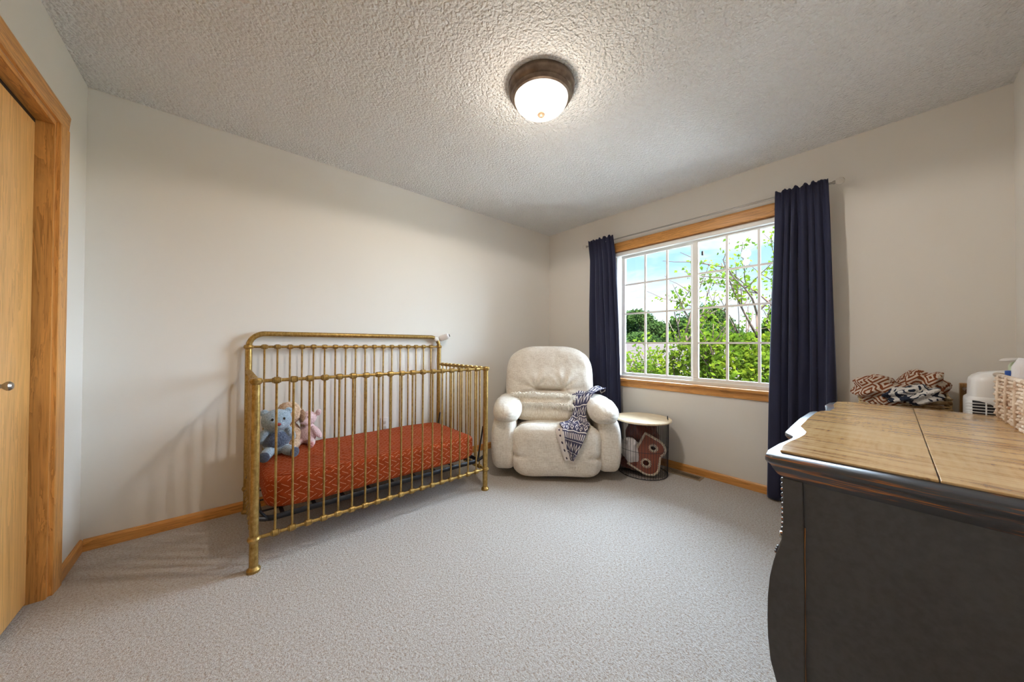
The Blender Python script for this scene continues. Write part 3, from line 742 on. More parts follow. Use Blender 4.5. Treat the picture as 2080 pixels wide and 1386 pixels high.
# ------------------------------------------------------------------ curtains and rod
M_navy = mat('navy velvet', (.022,.025,.058), .75, spec=.3); t, b = NT(M_navy)
b.inputs['Sheen Weight'].default_value = .55; b.inputs['Sheen Roughness'].default_value = .35; b.inputs['Sheen Tint'].default_value = (.55,.60,.85,1)
bump(t, b, noi(t, coord(t), 300, 2), .2, .001)
rod = thing('curtain_rod', 'thin metal curtain rod with clear ball finials over the window', 'curtain rod', (3.49, -1.58, 2.145))
bm = BM(); tube(bm, [(3.49, -.640, 2.152), (3.49, -2.530, 2.140)], .0065, 12); obj('pole', bm, M_nick, rod)
M_crys = mat('clear acrylic', (1,1,1), .05); b = NT(M_crys)[1]; b.inputs['Transmission Weight'].default_value = 1.; b.inputs['IOR'].default_value = 1.45
for y, s_, zz in ((-.640, 1, 2.152), (-2.530, -1, 2.140)):
    bm = BM(); tube(bm, [(3.49, y, zz), (3.49, y+s_*.010, zz), (3.49, y+s_*.014, zz), (3.49, y+s_*.018, zz)], [.0065, .012, .012, .006], 14); f1 = obj('finial', bm, M_nick, rod)
    bm = BM(); soft(bm, (3.49, y+s_*.038, zz), (.022, .022, .022), 2, 12); part('ball', 'clear ball', bm, M_crys, f1, auto=0)
for y, zz in ((-.700, 2.151), (-2.47, 2.14)):
    bm = BM(); tube(bm, [(3.49, y, zz-.008), (3.53, y, zz-.012), (3.581, y, zz-.012)], .005, 8); box(bm, (3.575, y-.012, zz-.04), (3.581, y+.012, zz+.02)); obj('bracket', bm, M_nick, rod)
def curtain(name, label, ytl, ytr, ybl, ybr, seed, nf, ztop=2.185, mid=None):
    rnd = random.Random(seed); ph = [rnd.uniform(-.5, .5) for _ in range(nf*2+4)]
    rows = []; NZ, NY = 70, nf*14
    for i in range(NZ+1):
        s = i/NZ; z = ztop*(1-s)+.012*s
        yl = ytl+(ybl-ytl)*s**.8; yr = ytr+(ybr-ytr)*s**.8; row = []
        amp = .012+.026*min(1, s*2.5); sharp = max(0, 1-s*12)
        for j in range(NY+1):
            f = j/NY
            g = f*nf*(1.0-.0*s); w_ = g+.16*math.sin(g*2.1+seed)+.12*math.sin(s*3+g*.7)*min(1, s*3)
            aa = amp*(.7+.35*math.sin(g*1.3+seed*2))
            lo = .62*w_+.3*math.sin(seed+f*3); mixs = min(1, s*1.6)**1.5
            fold_ = (1-mixs)*math.sin(2*PI*w_)+mixs*(.75*math.sin(2*PI*lo)+.3*math.sin(2*PI*w_*1.0+.7))
            x = 3.49-.017*max(0, 1-s*10)+aa*(1-.45*max(0, 1-s*10))*fold_*1.1+.004*math.sin(2*PI*w_*3)*sharp
            y = yl+(yr-yl)*(f+.018*math.cos(2*PI*w_)*min(1, s*4))
            zz = z+(.008*math.sin(2*PI*w_*1.0+1)+.006*math.sin(g*5.1))*max(0, 1-s*8)
            x = min(x, 3.545)
            row.append((x, y, zz))
        rows.append(row)
    bm = BM(); sheet(bm, rows); o = obj(name, bm, M_navy, auto=0, solid=.003); return tag(o, label, 'curtain', 'navy window curtains')
curtain('curtain', 'navy curtain panel on the left side of the window behind the recliner', -.655, -.955, -.69, -1.055, 1, 6, 2.195)
curtain('curtain', 'navy curtain panel on the right side of the window behind the dresser', -2.245, -2.515, -2.185, -2.555, 2, 7, 2.172)

# ------------------------------------------------------------------ dresser
M_char = mat('charcoal chalk paint', (.040,.036,.034), .42); t, b = NT(M_char)
n = noi(t, coord(t, 'Object', (2,60,60)), 1.2, 3); n2 = noi(t, coord(t), 7, 2)
t.links.new(ramp(t, NX(t, n)*.6+NX(t, n2)*.4, [(.3, (.038,.032,.030)), (.6, (.056,.051,.049))]), b.inputs['Base Color'])
M_edge = mat('rubbed charcoal edge', (.05,.05,.055), .28); t, b = NT(M_edge); c0 = coord(t, 'Object', (1.2,6,60))
w1 = noi(t, c0, 2.2, 4, .7); w0 = noi(t, coord(t, 'Object', (6,1.6,60)), 2., 4, .7)
t.links.new(ramp(t, w0, [(.55, (.052,.054,.062)), (.60, (.34,.11,.022)), (.65, (.52,.20,.035)), (.70, (.055,.05,.05))]), b.inputs['Base Color'])
M_top = mat('worn honey pine', (.62,.36,.14), .22); t, b = NT(M_top)
n1 = noi(t, coord(t, 'Object', (22,1.6,10)), 2., 5, .6); n2 = noi(t, coord(t, 'Object', (90,3,10)), 2., 4, .7); n3 = noi(t, coord(t), 9, 5, .7, .6); n4 = noi(t, coord(t, 'Object', (5,34,10)), 2.3, 3)
base = ramp(t, NX(t, n1)*.55+NX(t, n4)*.25+NX(t, n2)*.2, [(.36, (.40,.20,.07)), (.47, (.66,.42,.18)), (.7, (.80,.58,.30))])
dk = ramp(t, NX(t, n2)*.55+NX(t, n1)*.45, [(.42, (1,1,1)), (.49, (0,0,0))]); kn = ramp(t, n3, [(.66, (0,0,0)), (.74, (.9,.9,.9))])
pm = ramp(t, noi(t, coord(t, 'Object', (3,1.5,3)), 2.2, 2), [(.42, (0,0,0)), (.60, (1,1,1))]); mm = t.nodes.new('ShaderNodeMath'); mm.operation = 'MULTIPLY'; t.links.new(dk, mm.inputs[0]); t.links.new(pm, mm.inputs[1]); dk = mm.outputs[0]
base = mixc(t, dk, base, (.22,.075,.025)); base = mixc(t, kn, base, (.26,.10,.035))
t.links.new(base, b.inputs['Base Color']); b.inputs['Coat Weight'].default_value = .5; b.inputs['Coat Roughness'].default_value = .12
ds = thing('dresser', 'charcoal painted dresser with worn honey wood top', 'dresser', (2.22, -2.88, 0))
ZT = .82; XN, XF, YB = 1.594, 2.845, -3.175
front = [(1.594,-2.575), (1.603,-2.562), (1.655,-2.556), (1.74,-2.562), (1.808,-2.572), (1.857,-2.577), (1.885,-2.574), (1.905,-2.558), (1.93,-2.548), (2.054,-2.545), (2.22,-2.543), (2.40,-2.548), (2.435,-2.556), (2.45,-2.578), (2.514,-2.588), (2.60,-2.580), (2.685,-2.570), (2.768,-2.574), (2.81,-2.586)]
def off(pts, d): return [(x, y-d) for x, y in pts]
def ringtop(z, d):     # outline inset by d
    pts = [(x if 0 < i < len(front)-1 else x, y-d) for i, (x, y) in enumerate(front)]
    pts = [(max(XN+d, min(XF-d*.3, x)), y) for x, y in pts]
    return pts+[(XF-d*.3, -2.62-d), (XF-d*.3, YB+.0), (XN+d, YB+.0)]
bm = BM(); prof = [(ZT-.002, .004), (ZT-.006, .0), (ZT-.016, .0), (ZT-.021, .004), (ZT-.024, .010), (ZT-.034, .014), (ZT-.048, .022), (ZT-.056, .030), (ZT-.062, .034)]
rings = [[bm.verts.new((x, y, z)) for x, y in ringtop(z, d)] for z, d in prof]
for A, B in zip(rings, rings[1:]):
    n_ = len(A)
    for i in range(n_): bm.faces.new((A[i], A[(i+1) % n_], B[(i+1) % n_], B[i]))
bm.faces.new(rings[0]); bm.faces.new(rings[-1][::-1])
part('top_moulding', 'charcoal moulded edge rubbed to orange wood', bm, M_edge, ds, auto=50)
wf = [(1.648,-2.584), (1.70,-2.579), (1.752,-2.582), (1.834,-2.594), (1.90,-2.599), (1.935,-2.597), (1.965,-2.588), (2.016,-2.572), (2.203,-2.570), (2.40,-2.574), (2.43,-2.583), (2.46,-2.604), (2.556,-2.612), (2.70,-2.598), (2.80,-2.600)]
SY = -2.835
bm = BM(); prism(bm, [(1.648,-2.584)]+wf[1:]+[(2.838, -2.64), (2.838, SY), (1.652, SY)], ZT-.002, ZT+.004); tb1 = part('top_board', 'worn honey wood board', bm, M_top, ds, smooth=False, bevel=.002)
bm = BM(); prism(bm, [(1.652, SY-.0018), (2.838, SY-.0018), (2.838, YB+.002), (1.652, YB+.002)], ZT-.002, ZT+.004); part('top_board', 'worn honey wood board', bm, M_top, ds, smooth=False, bevel=.002)
# bombe body: side profile (y, z)
pf = [(-2.592, .762), (-2.593, .70), (-2.593, .645), (-2.590, .60), (-2.581, .572), (-2.574, .545), (-2.566, .50), (-2.562, .45), (-2.561, .40), (-2.562, .345), (-2.567, .29), (-2.578, .247), (-2.598, .19), (-2.612, .13), (-2.606, .06), (-2.592, .02), (-2.588, 0)]
XB0, XB1 = 1.628, 2.80
def side_out(inset=0): return [(y-inset, z) for y, z in pf]
legs_in = [(-2.632, 0), (-2.66, .06), (-2.70, .11), (-2.80, .135), (-2.95, .135), (-3.06, .11), (-3.10, .06), (-3.13, 0), (-3.168, 0), (-3.168, .762)]
bm = BM(); prism(bm, side_out()+legs_in, XB0+.006, XB0+.024, 'x'); obj('side_panel', bm, M_char, ds, smooth=False)
bm = BM(); prism(bm, side_out()+legs_in, XB1-.02, XB1, 'x'); obj('side_panel', bm, M_char, ds, smooth=False)
bm = BM(); prism(bm, [(y, z) for y, z in side_out()]+[(-2.628, 0), (-2.634, .25), (-2.634, .5), (-2.631, .762)], XB0-.004, XB0+.006, 'x'); obj('corner_stile', bm, M_char, ds, smooth=False, bevel=.0025)
bm = BM(); prism(bm, [(-3.168, 0), (-3.13, 0), (-3.128, .762), (-3.168, .762)], XB0-.004, XB0+.006, 'x')
obj('corner_stile', bm, M_char, ds, smooth=False, bevel=.0025)
bm = BM(); tube(bm, [(XB0+.004, -2.6335+.0005*math.sin(k), .05+.020*k) for k in range(31)], .0013, 5); part('rubbed_edge', 'orange wood showing along the stile edge', bm, mat('rubbed edge', (.40,.16,.04), .5), ds)
bm = BM(); k = .05
box(bm, (XB0+.02, -3.168, .12), (XB1-.02, -3.155, .762)); box(bm, (XB0+.02, -3.16, .12), (XB1-.02, -2.64, .135)); obj('carcass', bm, M_char, ds, smooth=False)
# drawer fronts follow the bulge, bowed along x
def bow(x):
    f = (x-XB0)/(XB1-XB0); return .010*math.sin(f*PI)
def yat(z):
    for (ya, za), (yb, zb) in zip(pf, pf[1:]):
        if zb <= z <= za: f = (z-zb)/(za-zb+1e-9); return yb+(ya-yb)*f
    return -2.6
for z0, z1 in ((.60, .755), (.375, .592), (.145, .367)):
    bm = BM(); rows = []
    for i in range(13):
        z = z0+(z1-z0)*i/12; rows.append([(XB0+.03+(XB1-XB0-.055)*j/20, yat(z)-.008+bow(XB0+(XB1-XB0)*j/20), z) for j in range(21)])
    sheet(bm, rows); dr = obj('drawer', bm, M_char, ds, solid=.02)
    for f in (.25, .75):
        bm = BM(); xx = XB0+(XB1-XB0)*f; yy = yat((z0+z1)/2)+bow(xx); lathe(bm, [(.012, -.01), (.007, .002), (.009, .010), (.014, .016), (.012, .022), (.002, .025)], (xx, yy, (z0+z1)/2), 16, 'y'); obj('knob', bm, M_nick, dr)
bm = BM()
for k in range(12):
    zz = .752-k*.0125
    soft(bm, (XB0+.012, yat(zz)+.0015, zz), (.006, .0048, .0056), 2, 6)
obj('bead_trim', bm, M_edge, ds, auto=0)
bm = BM()
for k in range(3): zz = .578-k*.007; soft(bm, (XB0+.012, yat(zz)+.002, zz), (.006, .004, .004), 2, 6)
obj('bead_trim', bm, M_edge, ds, auto=0)

# woven basket on the dresser ------------------------------------------------
def weave(name, c1, c2, c3):
    M = mat(name, c1, .85, spec=.15); t, b = NT(M); n = noi(t, coord(t), 26, 4, .6)
    t.links.new(ramp(t, n, [(.32, c3), (.42, c2), (.6, c1)]), b.inputs['Base Color']); return M
M_wick = weave('whitewashed sea grass', (.84,.74,.64), (.68,.54,.42), (.38,.20,.12))
M_wick2 = weave('tan sea grass', (.60,.46,.27), (.45,.31,.16), (.25,.14,.06))
def woven_wall(bm, p0, p1, z0, z1, th=.006, step=.0125, pitch=.028, seed=0, tilt=0., rnd=None):
    """rows of rope weaving in and out between two corners"""
    rnd = rnd or random.Random(seed); p0, p1 = Vector((*p0, 0)), Vector((*p1, 0)); d = p1-p0; ln = d.length; d.normalize(); n = Vector((d.y, -d.x, 0))
    rows = int((z1-z0)/step)
    for r_ in range(rows):
        z = z0+step*(r_+.5); pts = []; k = int(ln/pitch*4)
        for i in range(k+1):
            s = ln*i/k; a = s/pitch*PI+(r_ % 2)*PI
            pts.append(p0+d*s+n*(th*.75*math.sin(a)+tilt*(z-z0))+Vector((0, 0, z+.0015*math.sin(a*.5+r_))))
        tube(bm, pts, [th*rnd.uniform(.8, 1.08) for _ in pts], 6)
wbk = thing('woven_basket', 'whitewashed woven basket holding baby supplies on the dresser', 'basket', (2.55, -3.105, ZT+.004))
bz = ZT+.006; by0, by1, bx0, bx1 = -3.165, -3.045, 2.20, 2.855
bm = BM()
for a, b_ in (((bx1, by1), (bx0, by1)), ((bx1, by0), (bx1, by1)), ((bx0, by1), (bx0, by0)), ((bx0, by0), (bx1, by0))):
    woven_wall(bm, a, b_, bz, bz+.152, seed=int(a[0]*10))
obj('woven_wall', bm, M_wick, wbk, auto=0)
bm = BM(); lp = [(bx0, by0), (bx1, by0), (bx1, by1), (bx0, by1), (bx0, by0)]
for zz, rr_ in ((bz+.157, .0085), (bz+.004, .006)):
    tube(bm, [(x, y, zz) for x, y in lp], rr_, 8)
for k in range(8):
    xx = bx1-.09-.13*k
    if xx > bx0: tube(bm, [(xx, by1+.006, bz+.16), (xx, by1+.009, bz+.08), (xx, by1+.006, bz)], .005, 6)
obj('rim', bm, M_wick, wbk, auto=0)
bm = BM(); box(bm, (bx0+.004, by0+.004, bz), (bx1-.004, by1-.004, bz+.006)); obj('bottom', bm, M_wick, wbk, smooth=False)
# things in it
M_cloth = mat('white cotton', (.80,.80,.84), .9, spec=.1); t, b = NT(M_cloth); bump(t, b, noi(t, coord(t), 60, 3), .4, .004)
def roll(name, label, c, ln, r, az, tilt, seed):
    bm = BM(); rnd = random.Random(seed)
    pts = [Vector((0, 0, ln*(k/10-.5))) for k in range(11)]; rs = [r*(.55+.45*math.sin(min(1, (k+.6)/3, (10.6-k)/3)*PI/2)) for k in range(11)]
    for a in range(0, 1):
        tube(bm, pts, rs, 20)
    for vtx in bm.verts: vtx.co += Vector((0, 0, 1))*0+vtx.co.normalized()*.004*fbm(vtx.co*9+Vector((seed, 0, 0)), 4.)
    for q in range(3): tube(bm, [(rr2*math.cos(a), rr2*math.sin(a), ln/2*.99) for a, rr2 in [(k*.5+q, r*(.2+.05*k)) for k in range(9)]], .0022, 5)
    bm.transform(Matrix.Translation(c) @ Matrix.Rotation(math.radians(az), 4, 'Z') @ Matrix.Rotation(math.radians(tilt), 4, 'X'))
    return tag(obj(name, bm, M_cloth, auto=0), label, 'cloth', 'rolled white cloths in the woven basket')
roll('rolled_cloth', 'white rolled cloth on the left in the woven basket', (2.770, -3.090, bz+.150), .13, .026, 10, 5, 1)
roll('rolled_cloth', 'white rolled cloth near the photo edge in the woven basket', (2.706, -3.088, bz+.155), .14, .030, -8, 4, 2)
M_green = mat('pale green translucent plastic', (.62,.74,.55), .3); 
bo_ = thing('lotion_bottle', 'pale green bottle with flat white spout in the woven basket', 'bottle', (2.832, -3.095, bz+.008))
bm = BM(); soft(bm, (2.832, -3.095, bz+.110), (.020, .022, .102), (4,4,8), 14, lambda q, p: Vector((q.x*(1+.3*max(0, p.z)), q.y*(1+.3*max(0, p.z)), q.z))); obj('bottle_body', bm, M_green, bo_, auto=0)
bm = BM(); soft(bm, (2.824, -3.080, bz+.219), (.046, .018, .006), (3,3,2), 12, lambda q, p: Vector((q.x, q.y, q.z-.005*abs(p.x)**2)), Matrix.Rotation(math.radians(-41), 3, 'Z')); part('spout', 'flat white spout', bm, M_wp, bo_, auto=0)
bc = BM(); lathe(bc, [(.009, 0), (.009, .12), (.007, .124), (.007, .138), (.010, .140), (.010, .168), (.002, .170)], (2.803, -3.0665, bz+.008), 20)
tag(obj('small_bottle', bc, mat('blue plastic', (.03,.12,.50), .3)), 'small bottle with a blue cap at the woven basket rim', 'bottle')

# white air purifier behind the dresser --------------------------------------
ap = thing('air_purifier', 'white rounded air purifier standing behind the dresser', 'air purifier', (3.03, -3.08, 0))
M_app = mat('glossy white plastic', (.86,.86,.86), .25)
AX0, AX1, AY0, AY1 = 2.935, 3.135, -3.180, -2.985
bm = BM()
def apo(s, dy=0):
    c = ((AX0+AX1)/2, (AY0+AY1)/2); hx, hy = (AX1-AX0)/2*s, (AY1-AY0)/2*s
    return [(c[0]+hx*math.copysign(abs(math.cos(a))**.45, math.cos(a)), c[1]+hy*math.copysign(abs(math.sin(a))**.45, math.sin(a))) for a in [2*PI*k/36 for k in range(36)]]
rs = []
for z, s_ in ((0, .92), (.01, 1.0), (.86, 1.0), (.872, .99), (.882, .90), (.94, .885), (.955, .86), (.966, .78), (.975, .6), (.978, .3)):
    ring = []
    for x, y in apo(s_):
        k = (AY1-y)/(AY1-AY0); zz = z+(.030*k if z > .9 else 0); ring.append(bm.verts.new((x, y, zz)))
    rs.append(ring)
for A, B in zip(rs, rs[1:]):
    for i in range(36): bm.faces.new((A[i], A[(i+1) % 36], B[(i+1) % 36], B[i]))
bm.faces.new(rs[0][::-1]); bm.faces.new(rs[-1]); obj('housing', bm, M_app, ap, auto=40)
bm = BM(); pts = [(AX0-.001, AY1-.012, .60), (AX0-.001, AY1-.012, .868)]
gr = [(-2.997, .60), (-2.997, .868)]+[(-2.997-.085*math.sin(a*PI/2/8), .78+.088*math.cos(a*PI/2/8)) for a in range(9)]+[(-3.082, .60)]
prism(bm, gr, AX0-.0015, AX0+.002, 'x'); part('grille_shade_plate', 'dark plate painted as the shade behind the slats', bm, mat('painted slat shade', (.03,.03,.04), .6), ap, smooth=False)  # thin dark plate on the housing; its colour stands in for shade
bm = BM()
for k in range(22):
    zz = .60+.0122*k; dz = max(0, (zz-.78)/.088); w_ = .085*math.sqrt(max(0, 1-dz*dz)) if zz > .78 else .085
    tube(bm, [(AX0+.008, -2.982, zz), (AX0-.003, -2.990, zz), (AX0-.004, -2.997-w_, zz)], .0022, 6)
tube(bm, [(AX0-.004, -3.030, .60), (AX0-.004, -3.030, .862)], .0022, 6)
obj('grille_slats', bm, M_app, ap, auto=0)

# bamboo stand with basket and blankets ---------------------------------------
M_bam = mat('dark bamboo', (.16,.075,.028), .35); t, b = NT(M_bam); t.links.new(ramp(t, noi(t, coord(t, 'Object', (8,8,60)), 1, 3), [(.35, (.10,.045,.018)), (.65, (.26,.14,.055))]), b.inputs['Base Color'])
M_postw = oak('brown stand wood', 'z', (.34,.19,.07), (.20,.10,.035), .4)
st = thing('basket_stand', 'brown bamboo stand in the corner behind the dresser', 'stand', (3.36, -2.80, 0))
for x, y, h_ in ((3.20, -3.035, .90), (3.525, -3.035, .90), (3.20, -2.62, .72), (3.525, -2.62, .72)):
    bm = BM(); box(bm, (x-.022, y-.022, 0), (x+.022, y+.022, h_)); obj('post', bm, M_postw, st, smooth=False, bevel=.005)
def strail(pts, r):
    bm = BM(); tube(bm, pts, r, 12); obj('rail', bm, M_bam, st, auto=0)
for z in (.872, .70, .25): strail([(3.22, -3.03, z), (3.35, -3.03, z), (3.352, -3.03, z), (3.362, -3.03, z), (3.364, -3.03, z), (3.50, -3.03, z)], [.011, .011, .014, .014, .011, .011])
for x in (3.20, 3.525):
    for z in (.66, .25): strail([(x, -3.012, z), (x, -2.643, z)], .011)
for z in (.66,.25): strail([(3.223, -2.62, z), (3.502, -2.62, z)], .011)
bm = BM(); box(bm, (3.19, -3.0, .672), (3.535, -2.62, .682)); obj('shelf', bm, M_postw, st, smooth=False)
sb = thing('storage_basket', 'tan woven basket full of blankets on the bamboo stand', 'basket', (3.36, -2.80, .684))
bm = BM()
for a, b_, hh_ in (((3.235, -2.965), (3.235, -2.66), .12), ((3.485, -2.965), (3.235, -2.965), .155), ((3.235, -2.66), (3.485, -2.66), .14), ((3.485, -2.66), (3.485, -2.965), .165)):
    woven_wall(bm, a, b_, .688, .688+hh_, th=.005, seed=3)
obj('woven_wall', bm, M_wick2, sb, auto=0)
bm = BM(); tube(bm, [(3.235, -2.66, .815), (3.235, -2.965, .815), (3.485, -2.965, .852), (3.485, -2.66, .848), (3.235, -2.66, .815)], .008, 8); obj('rim', bm, M_wick2, sb, auto=0)
bm = BM(); box(bm, (3.24, -2.96, .684), (3.48, -2.665, .692)); obj('bottom', bm, M_wick2, sb, smooth=False)
def fleece(name, c1, c2, kind):
    M = mat(name, c1, .98, spec=.05); t, b = NT(M); c0 = coord(t, 'Object', (1,1,1)); s = t.nodes.new('ShaderNodeSeparateXYZ'); t.links.new(c0, s.inputs[0])
    X, Y, Z = (NX(t, s.outputs[i]) for i in range(3)); w_ = NX(t, noi(t, c0, 60, 2))*.012
    if kind == 'diamond':
        a = (((Y*1.+X*.6)*11.).fr()-.5).ab()*2.; b2 = (((Z*1.3-X*.5)*11.).fr()-.5).ab()*2.
        p = ((a+b2+w_*8.)*1.9).fr().gt(.52)
    else:
        n = noi(t, c0, 15, 1, .4, 1.2); p = ((NX(t, n)*3.2+w_*3.).fr()).gt(.58)
    t.links.new(mixc(t, p, c1, c2), b.inputs['Base Color']); bump(t, b, noi(t, c0, 130, 3), 1., .008)
    return M
M_f1 = fleece('cream and rust fleece', (.66,.56,.47), (.24,.075,.032), 'diamond'); M_f2 = fleece('white and navy fleece', (.72,.70,.68), (.035,.045,.075), 'swirl')
def bundle(name, label, c, h, rot, material, seed, am=.03):
    bm = BM()
    def f(q, p):
        q = q.copy(); v = q+Vector((seed*3.1, 0, 0)); q += Vector((am*fbm(v*6, 1.5), am*fbm(v*6+Vector((9, 0, 0)), 1.5), am*.8*fbm(v*6+Vector((0, 9, 0)), 1.5)))
        q += p.normalized()*(.010*math.sin(p.y*5+p.z*7+seed)+.0035*noise.noise(q*140)); return q
    soft(bm, c, h, 2.6, 44, f, Matrix.Rotation(math.radians(rot[2]), 3, 'Z') @ Matrix.Rotation(math.radians(rot[0]), 3, 'X'))
    return tag(obj(name, bm, material, auto=0), label, 'blanket')
bundle('fleece_blanket', 'rust and cream patterned blanket at the left of the storage basket', (3.315, -2.735, .845), (.10, .105, .080), (14,0,0), M_f1, 1, .022)
bundle('fleece_blanket', 'rust and cream patterned blanket at the back of the storage basket', (3.40, -2.880, .875), (.075, .085, .085), (-20,0,0), M_f1, 2, .022)
bundle('fleece_blanket', 'white and navy patterned blanket in front in the storage basket', (3.215, -2.845, .848), (.055, .095, .042), (-8,0,0), M_f2, 3, .013)

# ------------------------------------------------------------------ outside
GZ = -3.2
M_grass = mat('lawn', (.10,.20,.04), .9); t, b = NT(M_grass); t.links.new(ramp(t, noi(t, coord(t), .6, 5), [(.3, (.032,.070,.015)), (.7, (.075,.13,.03))]), b.inputs['Base Color'])
bm = BM(); rows = []
for i in range(25):
    rows.append([(L+.4+i*i*.35, -280+j*23.3, GZ+max(0, (i*i*.35-40))*.035) for j in range(25)])
sheet(bm, rows); o = struct('ground', bm, M_grass, auto=0)
bm = BM(); box(bm, (L+.3, -13, GZ), (16.8, 13, GZ+.04)); struct('bounce_slab', bm, mat('pale bounce surface', (.78,.79,.80), .9), smooth=False)  # unseen pale slab, added to bounce sunlight up through the window
def leafmat(name, c1, c2, c3, tr=.45):
    M = bpy.data.materials.new(name); M.use_nodes = True; t = M.node_tree; t.nodes.clear()
    o_ = t.nodes.new('ShaderNodeOutputMaterial'); a = t.nodes.new('ShaderNodeBsdfDiffuse'); b = t.nodes.new('ShaderNodeBsdfTranslucent'); mx_ = t.nodes.new('ShaderNodeMixShader'); mx_.inputs[0].default_value = tr
    col = ramp(t, noi(t, coord(t), 3.1, 4, .7), [(.3, c3), (.5, c2), (.7, c1)]); t.links.new(col, a.inputs[0]); t.links.new(col, b.inputs[0])
    t.links.new(a.outputs[0], mx_.inputs[1]); t.links.new(b.outputs[0], mx_.inputs[2]); t.links.new(mx_.outputs[0], o_.inputs[0]); return M
M_leaf = leafmat('maple leaves', (.150,.185,.014), (.062,.105,.010), (.018,.042,.007)); M_leaf2 = leafmat('distant leaves', (.060,.105,.024), (.032,.062,.018), (.012,.032,.012), .25)
M_bark = mat('bark', (.07,.045,.034), .9)
def leaf(bm, p, s, rnd, up_=.3):
    n = Vector((rnd.gauss(0, 1), rnd.gauss(0, 1), rnd.gauss(0, 1)+up_)).normalized(); a = n.orthogonal().normalized(); a.rotate(Matrix.Rotation(rnd.uniform(0, 6.28), 3, n)); b = n.cross(a)
    q = [p+a*s, p+b*s*.55+n*s*.12, p-a*s*.75, p-b*s*.55+n*s*.12]; vs_ = [bm.verts.new(c) for c in q]
    bm.faces.new((vs_[0], vs_[1], vs_[3])); bm.faces.new((vs_[1], vs_[2], vs_[3]))
def branch(bmw, tips, p, d, ln, r, depth, rnd, up_=.25):
    pts = [p.copy()]; n = 5
    for k in range(n):
        d = (d+Vector((rnd.gauss(0, .13), rnd.gauss(0, .13), rnd.gauss(0, .08)+up_*.12))).normalized(); p = p+d*ln/n; pts.append(p.copy())
        if depth <= 1: tips.append((p.copy(), depth))
    tube(bmw, pts, [r*(1-.55*k/n) for k in range(n+1)], 6)
    if depth > 0:
        for k in range(3 if depth > 1 else 4):
            q = pts[rnd.randint(2, n)]; dd_ = (d+Vector((rnd.gauss(0, .7), rnd.gauss(0, .7), rnd.gauss(0, .35)))).normalized()
            branch(bmw, tips, q, dd_, ln*rnd.uniform(.5, .75), r*.5, depth-1, rnd, up_)
mp_ = thing('maple_tree', 'bright green maple tree close outside the window', 'tree', (7.6, -.9, GZ))
rnd = random.Random(11); bmw = BM(); tips = []
base = Vector((7.6, -.9, GZ)); tube(bmw, [base, base+Vector((.03, .02, 1.2)), base+Vector((.0, .05, 2.4))], [.13, .10, .085], 10)
fork = base+Vector((0, .05, 2.4))
for dy, dx, dz, ln in ((.9,-.1,1.3,2.1), (.35,.1,1.7,2.3), (-.1,-.3,1.7,2.4), (-.55,.2,1.7,2.4), (.65,-.2,1.5,2.2), (-.6,.0,1.3,2.0), (-1.0,.3,1.1,1.9), (.2,-.8,1.0,1.6), (1.0,.4,.8,1.8), (-.4,.7,1.1,1.7), (.7,-.5,.9,1.6), (-.8,-.5,1.2,1.9)):
    branch(bmw, tips, fork+Vector((0, 0, rnd.uniform(-.5, .3))), Vector((dx, dy, dz)).normalized(), ln, .040, 2, rnd)
obj('trunk', bmw, M_bark, mp_, auto=0)
bm = BM(); cnt = 0
for p, dpt in tips:
    dens = 9 if p.z < 1.3 else (9 if dpt == 0 and noise.noise(p*2.2) > -.05 else 0)
    if p.z < 1.3 and rnd.random() < .02: continue
    for _ in range(dens): leaf(bm, p+Vector((rnd.gauss(0, .08), rnd.gauss(0, .08), rnd.gauss(0, .05))), rnd.uniform(.03, .06), rnd, .6)
# dense lower crown
for _ in range(42000):
    a = rnd.uniform(0, 2*PI); rr_ = rnd.random()**.45; zz = rnd.uniform(-1, 1)
    p = Vector((7.6+1.5*rr_*math.cos(a)*math.sqrt(1-zz*zz*.7), -.75+2.4*rr_*math.sin(a)*math.sqrt(1-zz*zz*.7), -.15+1.45*zz))
    dn = noise.noise(p*1.3)+.5*noise.noise(p*3.1)
    if dn < -.12 or (p.y > .15 and p.z > .55 and dn < .45): continue
    leaf(bm, p, rnd.uniform(.035, .07), rnd, .6)
obj('foliage', bm, M_leaf, mp_, smooth=False)
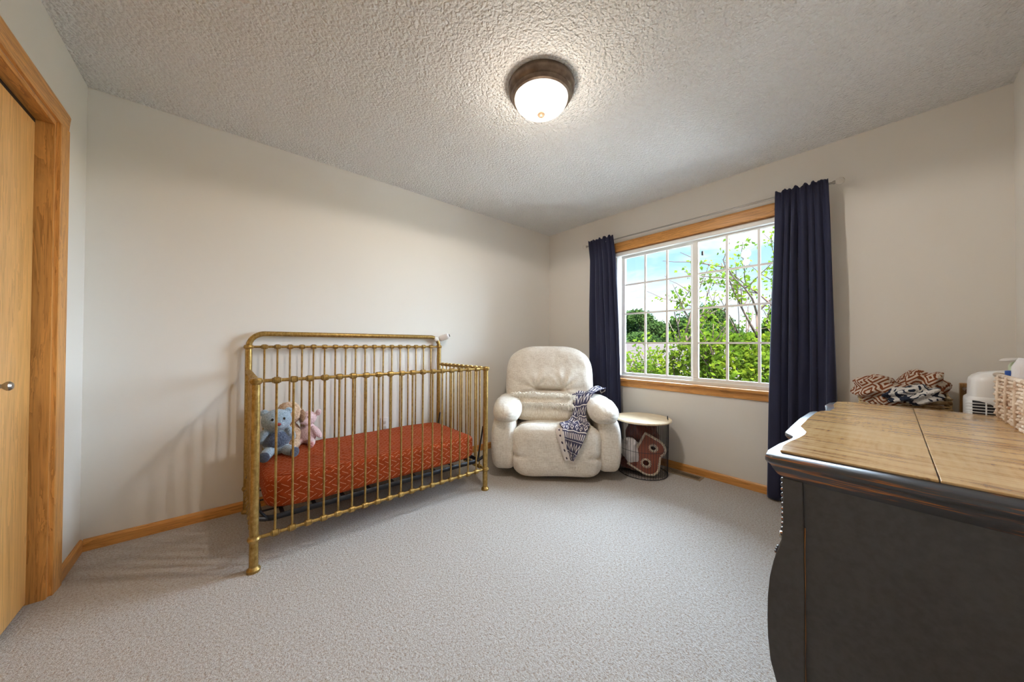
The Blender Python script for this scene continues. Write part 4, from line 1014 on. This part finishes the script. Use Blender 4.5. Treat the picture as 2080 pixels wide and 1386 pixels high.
# distant trees
spots = [(64, 44, 16, 13, 'distant tree at the left end of the treeline behind the left sash'), (78, 40, 18, 14, 'taller distant tree behind the gap at the left end of the treeline'),
         (64, 31, 16, 13, 'distant tree filling the treeline behind the middle panes of the left sash'), (82, 25, 18.5, 11, 'distant tree rising behind the centre post of the window'),
         (64, 18, 16, 13, 'distant tree behind the left panes of the right sash'), (78, 9, 18.5, 14, 'farther distant tree behind the middle panes of the right sash'), (64, 5, 16, 13, 'distant tree behind the right panes beside the right curtain'),
         (41, 22.6, 9.5, 6.5, 'small dark green tree just beyond the shingled roof'), (38, 30.5, 9, 6, 'small tree left of the shingled house in front of the treeline'), (37, 11.5, 10, 6.5, 'small tree behind the right part of the shingled roof')]
for i, (tx_, ty_, th_, tw_, lab_) in enumerate(spots):
    bd = thing('distant_tree', lab_, 'tree', (tx_, ty_, GZ), 0, 'trees beyond the neighbouring house')
    bm = BM(); tube(bm, [(tx_, ty_, GZ), (tx_, ty_, GZ+th_*.4)], .35, 8); obj('trunk', bm, M_bark, bd, auto=0)
    bm = BM(); rnd = random.Random(i+40)
    for k in range(26):
        a = rnd.uniform(0, 6.28); zz = rnd.uniform(.22, .95); w_ = tw_*.5*math.sin(min(1, 1.15*zz+.12)*PI)**.6 if zz < .99 else 0; rr_ = rnd.uniform(.2, 1)
        rad = rnd.uniform(.13, .22)*tw_
        soft(bm, (tx_+w_*rr_*math.cos(a), ty_+w_*rr_*math.sin(a), GZ+th_*zz*.62), (rad, rad, rad*.85), 2, 10, lambda q, p: q*(1+.35*noise.noise(q*1.3)+.25*noise.noise(q*3.7)))
    cs = [f.calc_center_median() for f in bm.faces]
    for c in cs:
        for _ in range(3): leaf(bm, c+Vector((rnd.gauss(0, .3), rnd.gauss(0, .3), rnd.gauss(0, .3))), rnd.uniform(.15, .32), rnd)
    obj('foliage', bm, M_leaf2, bd, smooth=False)
# neighbouring house below
M_shing = mat('mauve brown shingles', (.42,.30,.27), .9); t, b = NT(M_shing)
br = t.nodes.new('ShaderNodeTexBrick'); br.inputs['Color1'].default_value = (.040,.027,.026,1); br.inputs['Color2'].default_value = (.030,.020,.019,1); br.inputs['Mortar'].default_value = (.020,.014,.013,1); br.inputs['Scale'].default_value = 3; t.links.new(coord(t, 'Object', (1,1,1), (0,0,0)), br.inputs['Vector']); t.links.new(br.outputs[0], b.inputs['Base Color'])
hs_ = thing('neighbour_house', 'house with a mauve brown shingle roof behind the maple tree', 'house', (22, 6.5, GZ))
bm = BM(); box(bm, (18, 1.5, GZ), (27, 11.5, -.9)); obj('house_wall', bm, mat('beige siding', (.62,.56,.48), .8), hs_, smooth=False)
bm = BM(); A = [(17.5, 1.0, -.95), (27.5, 1.0, -.95), (27.5, 12, -.95), (17.5, 12, -.95)]; r0, r1 = (22.5, 1.0, 1.25), (22.5, 12, 1.25)
vs_ = [bm.verts.new(p) for p in A+[r0, r1]]
for f in ((0, 4, 5, 3), (1, 2, 5, 4), (0, 1, 4), (3, 5, 2), (0, 3, 2, 1)): bm.faces.new([vs_[i] for i in f])
obj('roof', bm, M_shing, hs_, smooth=False)
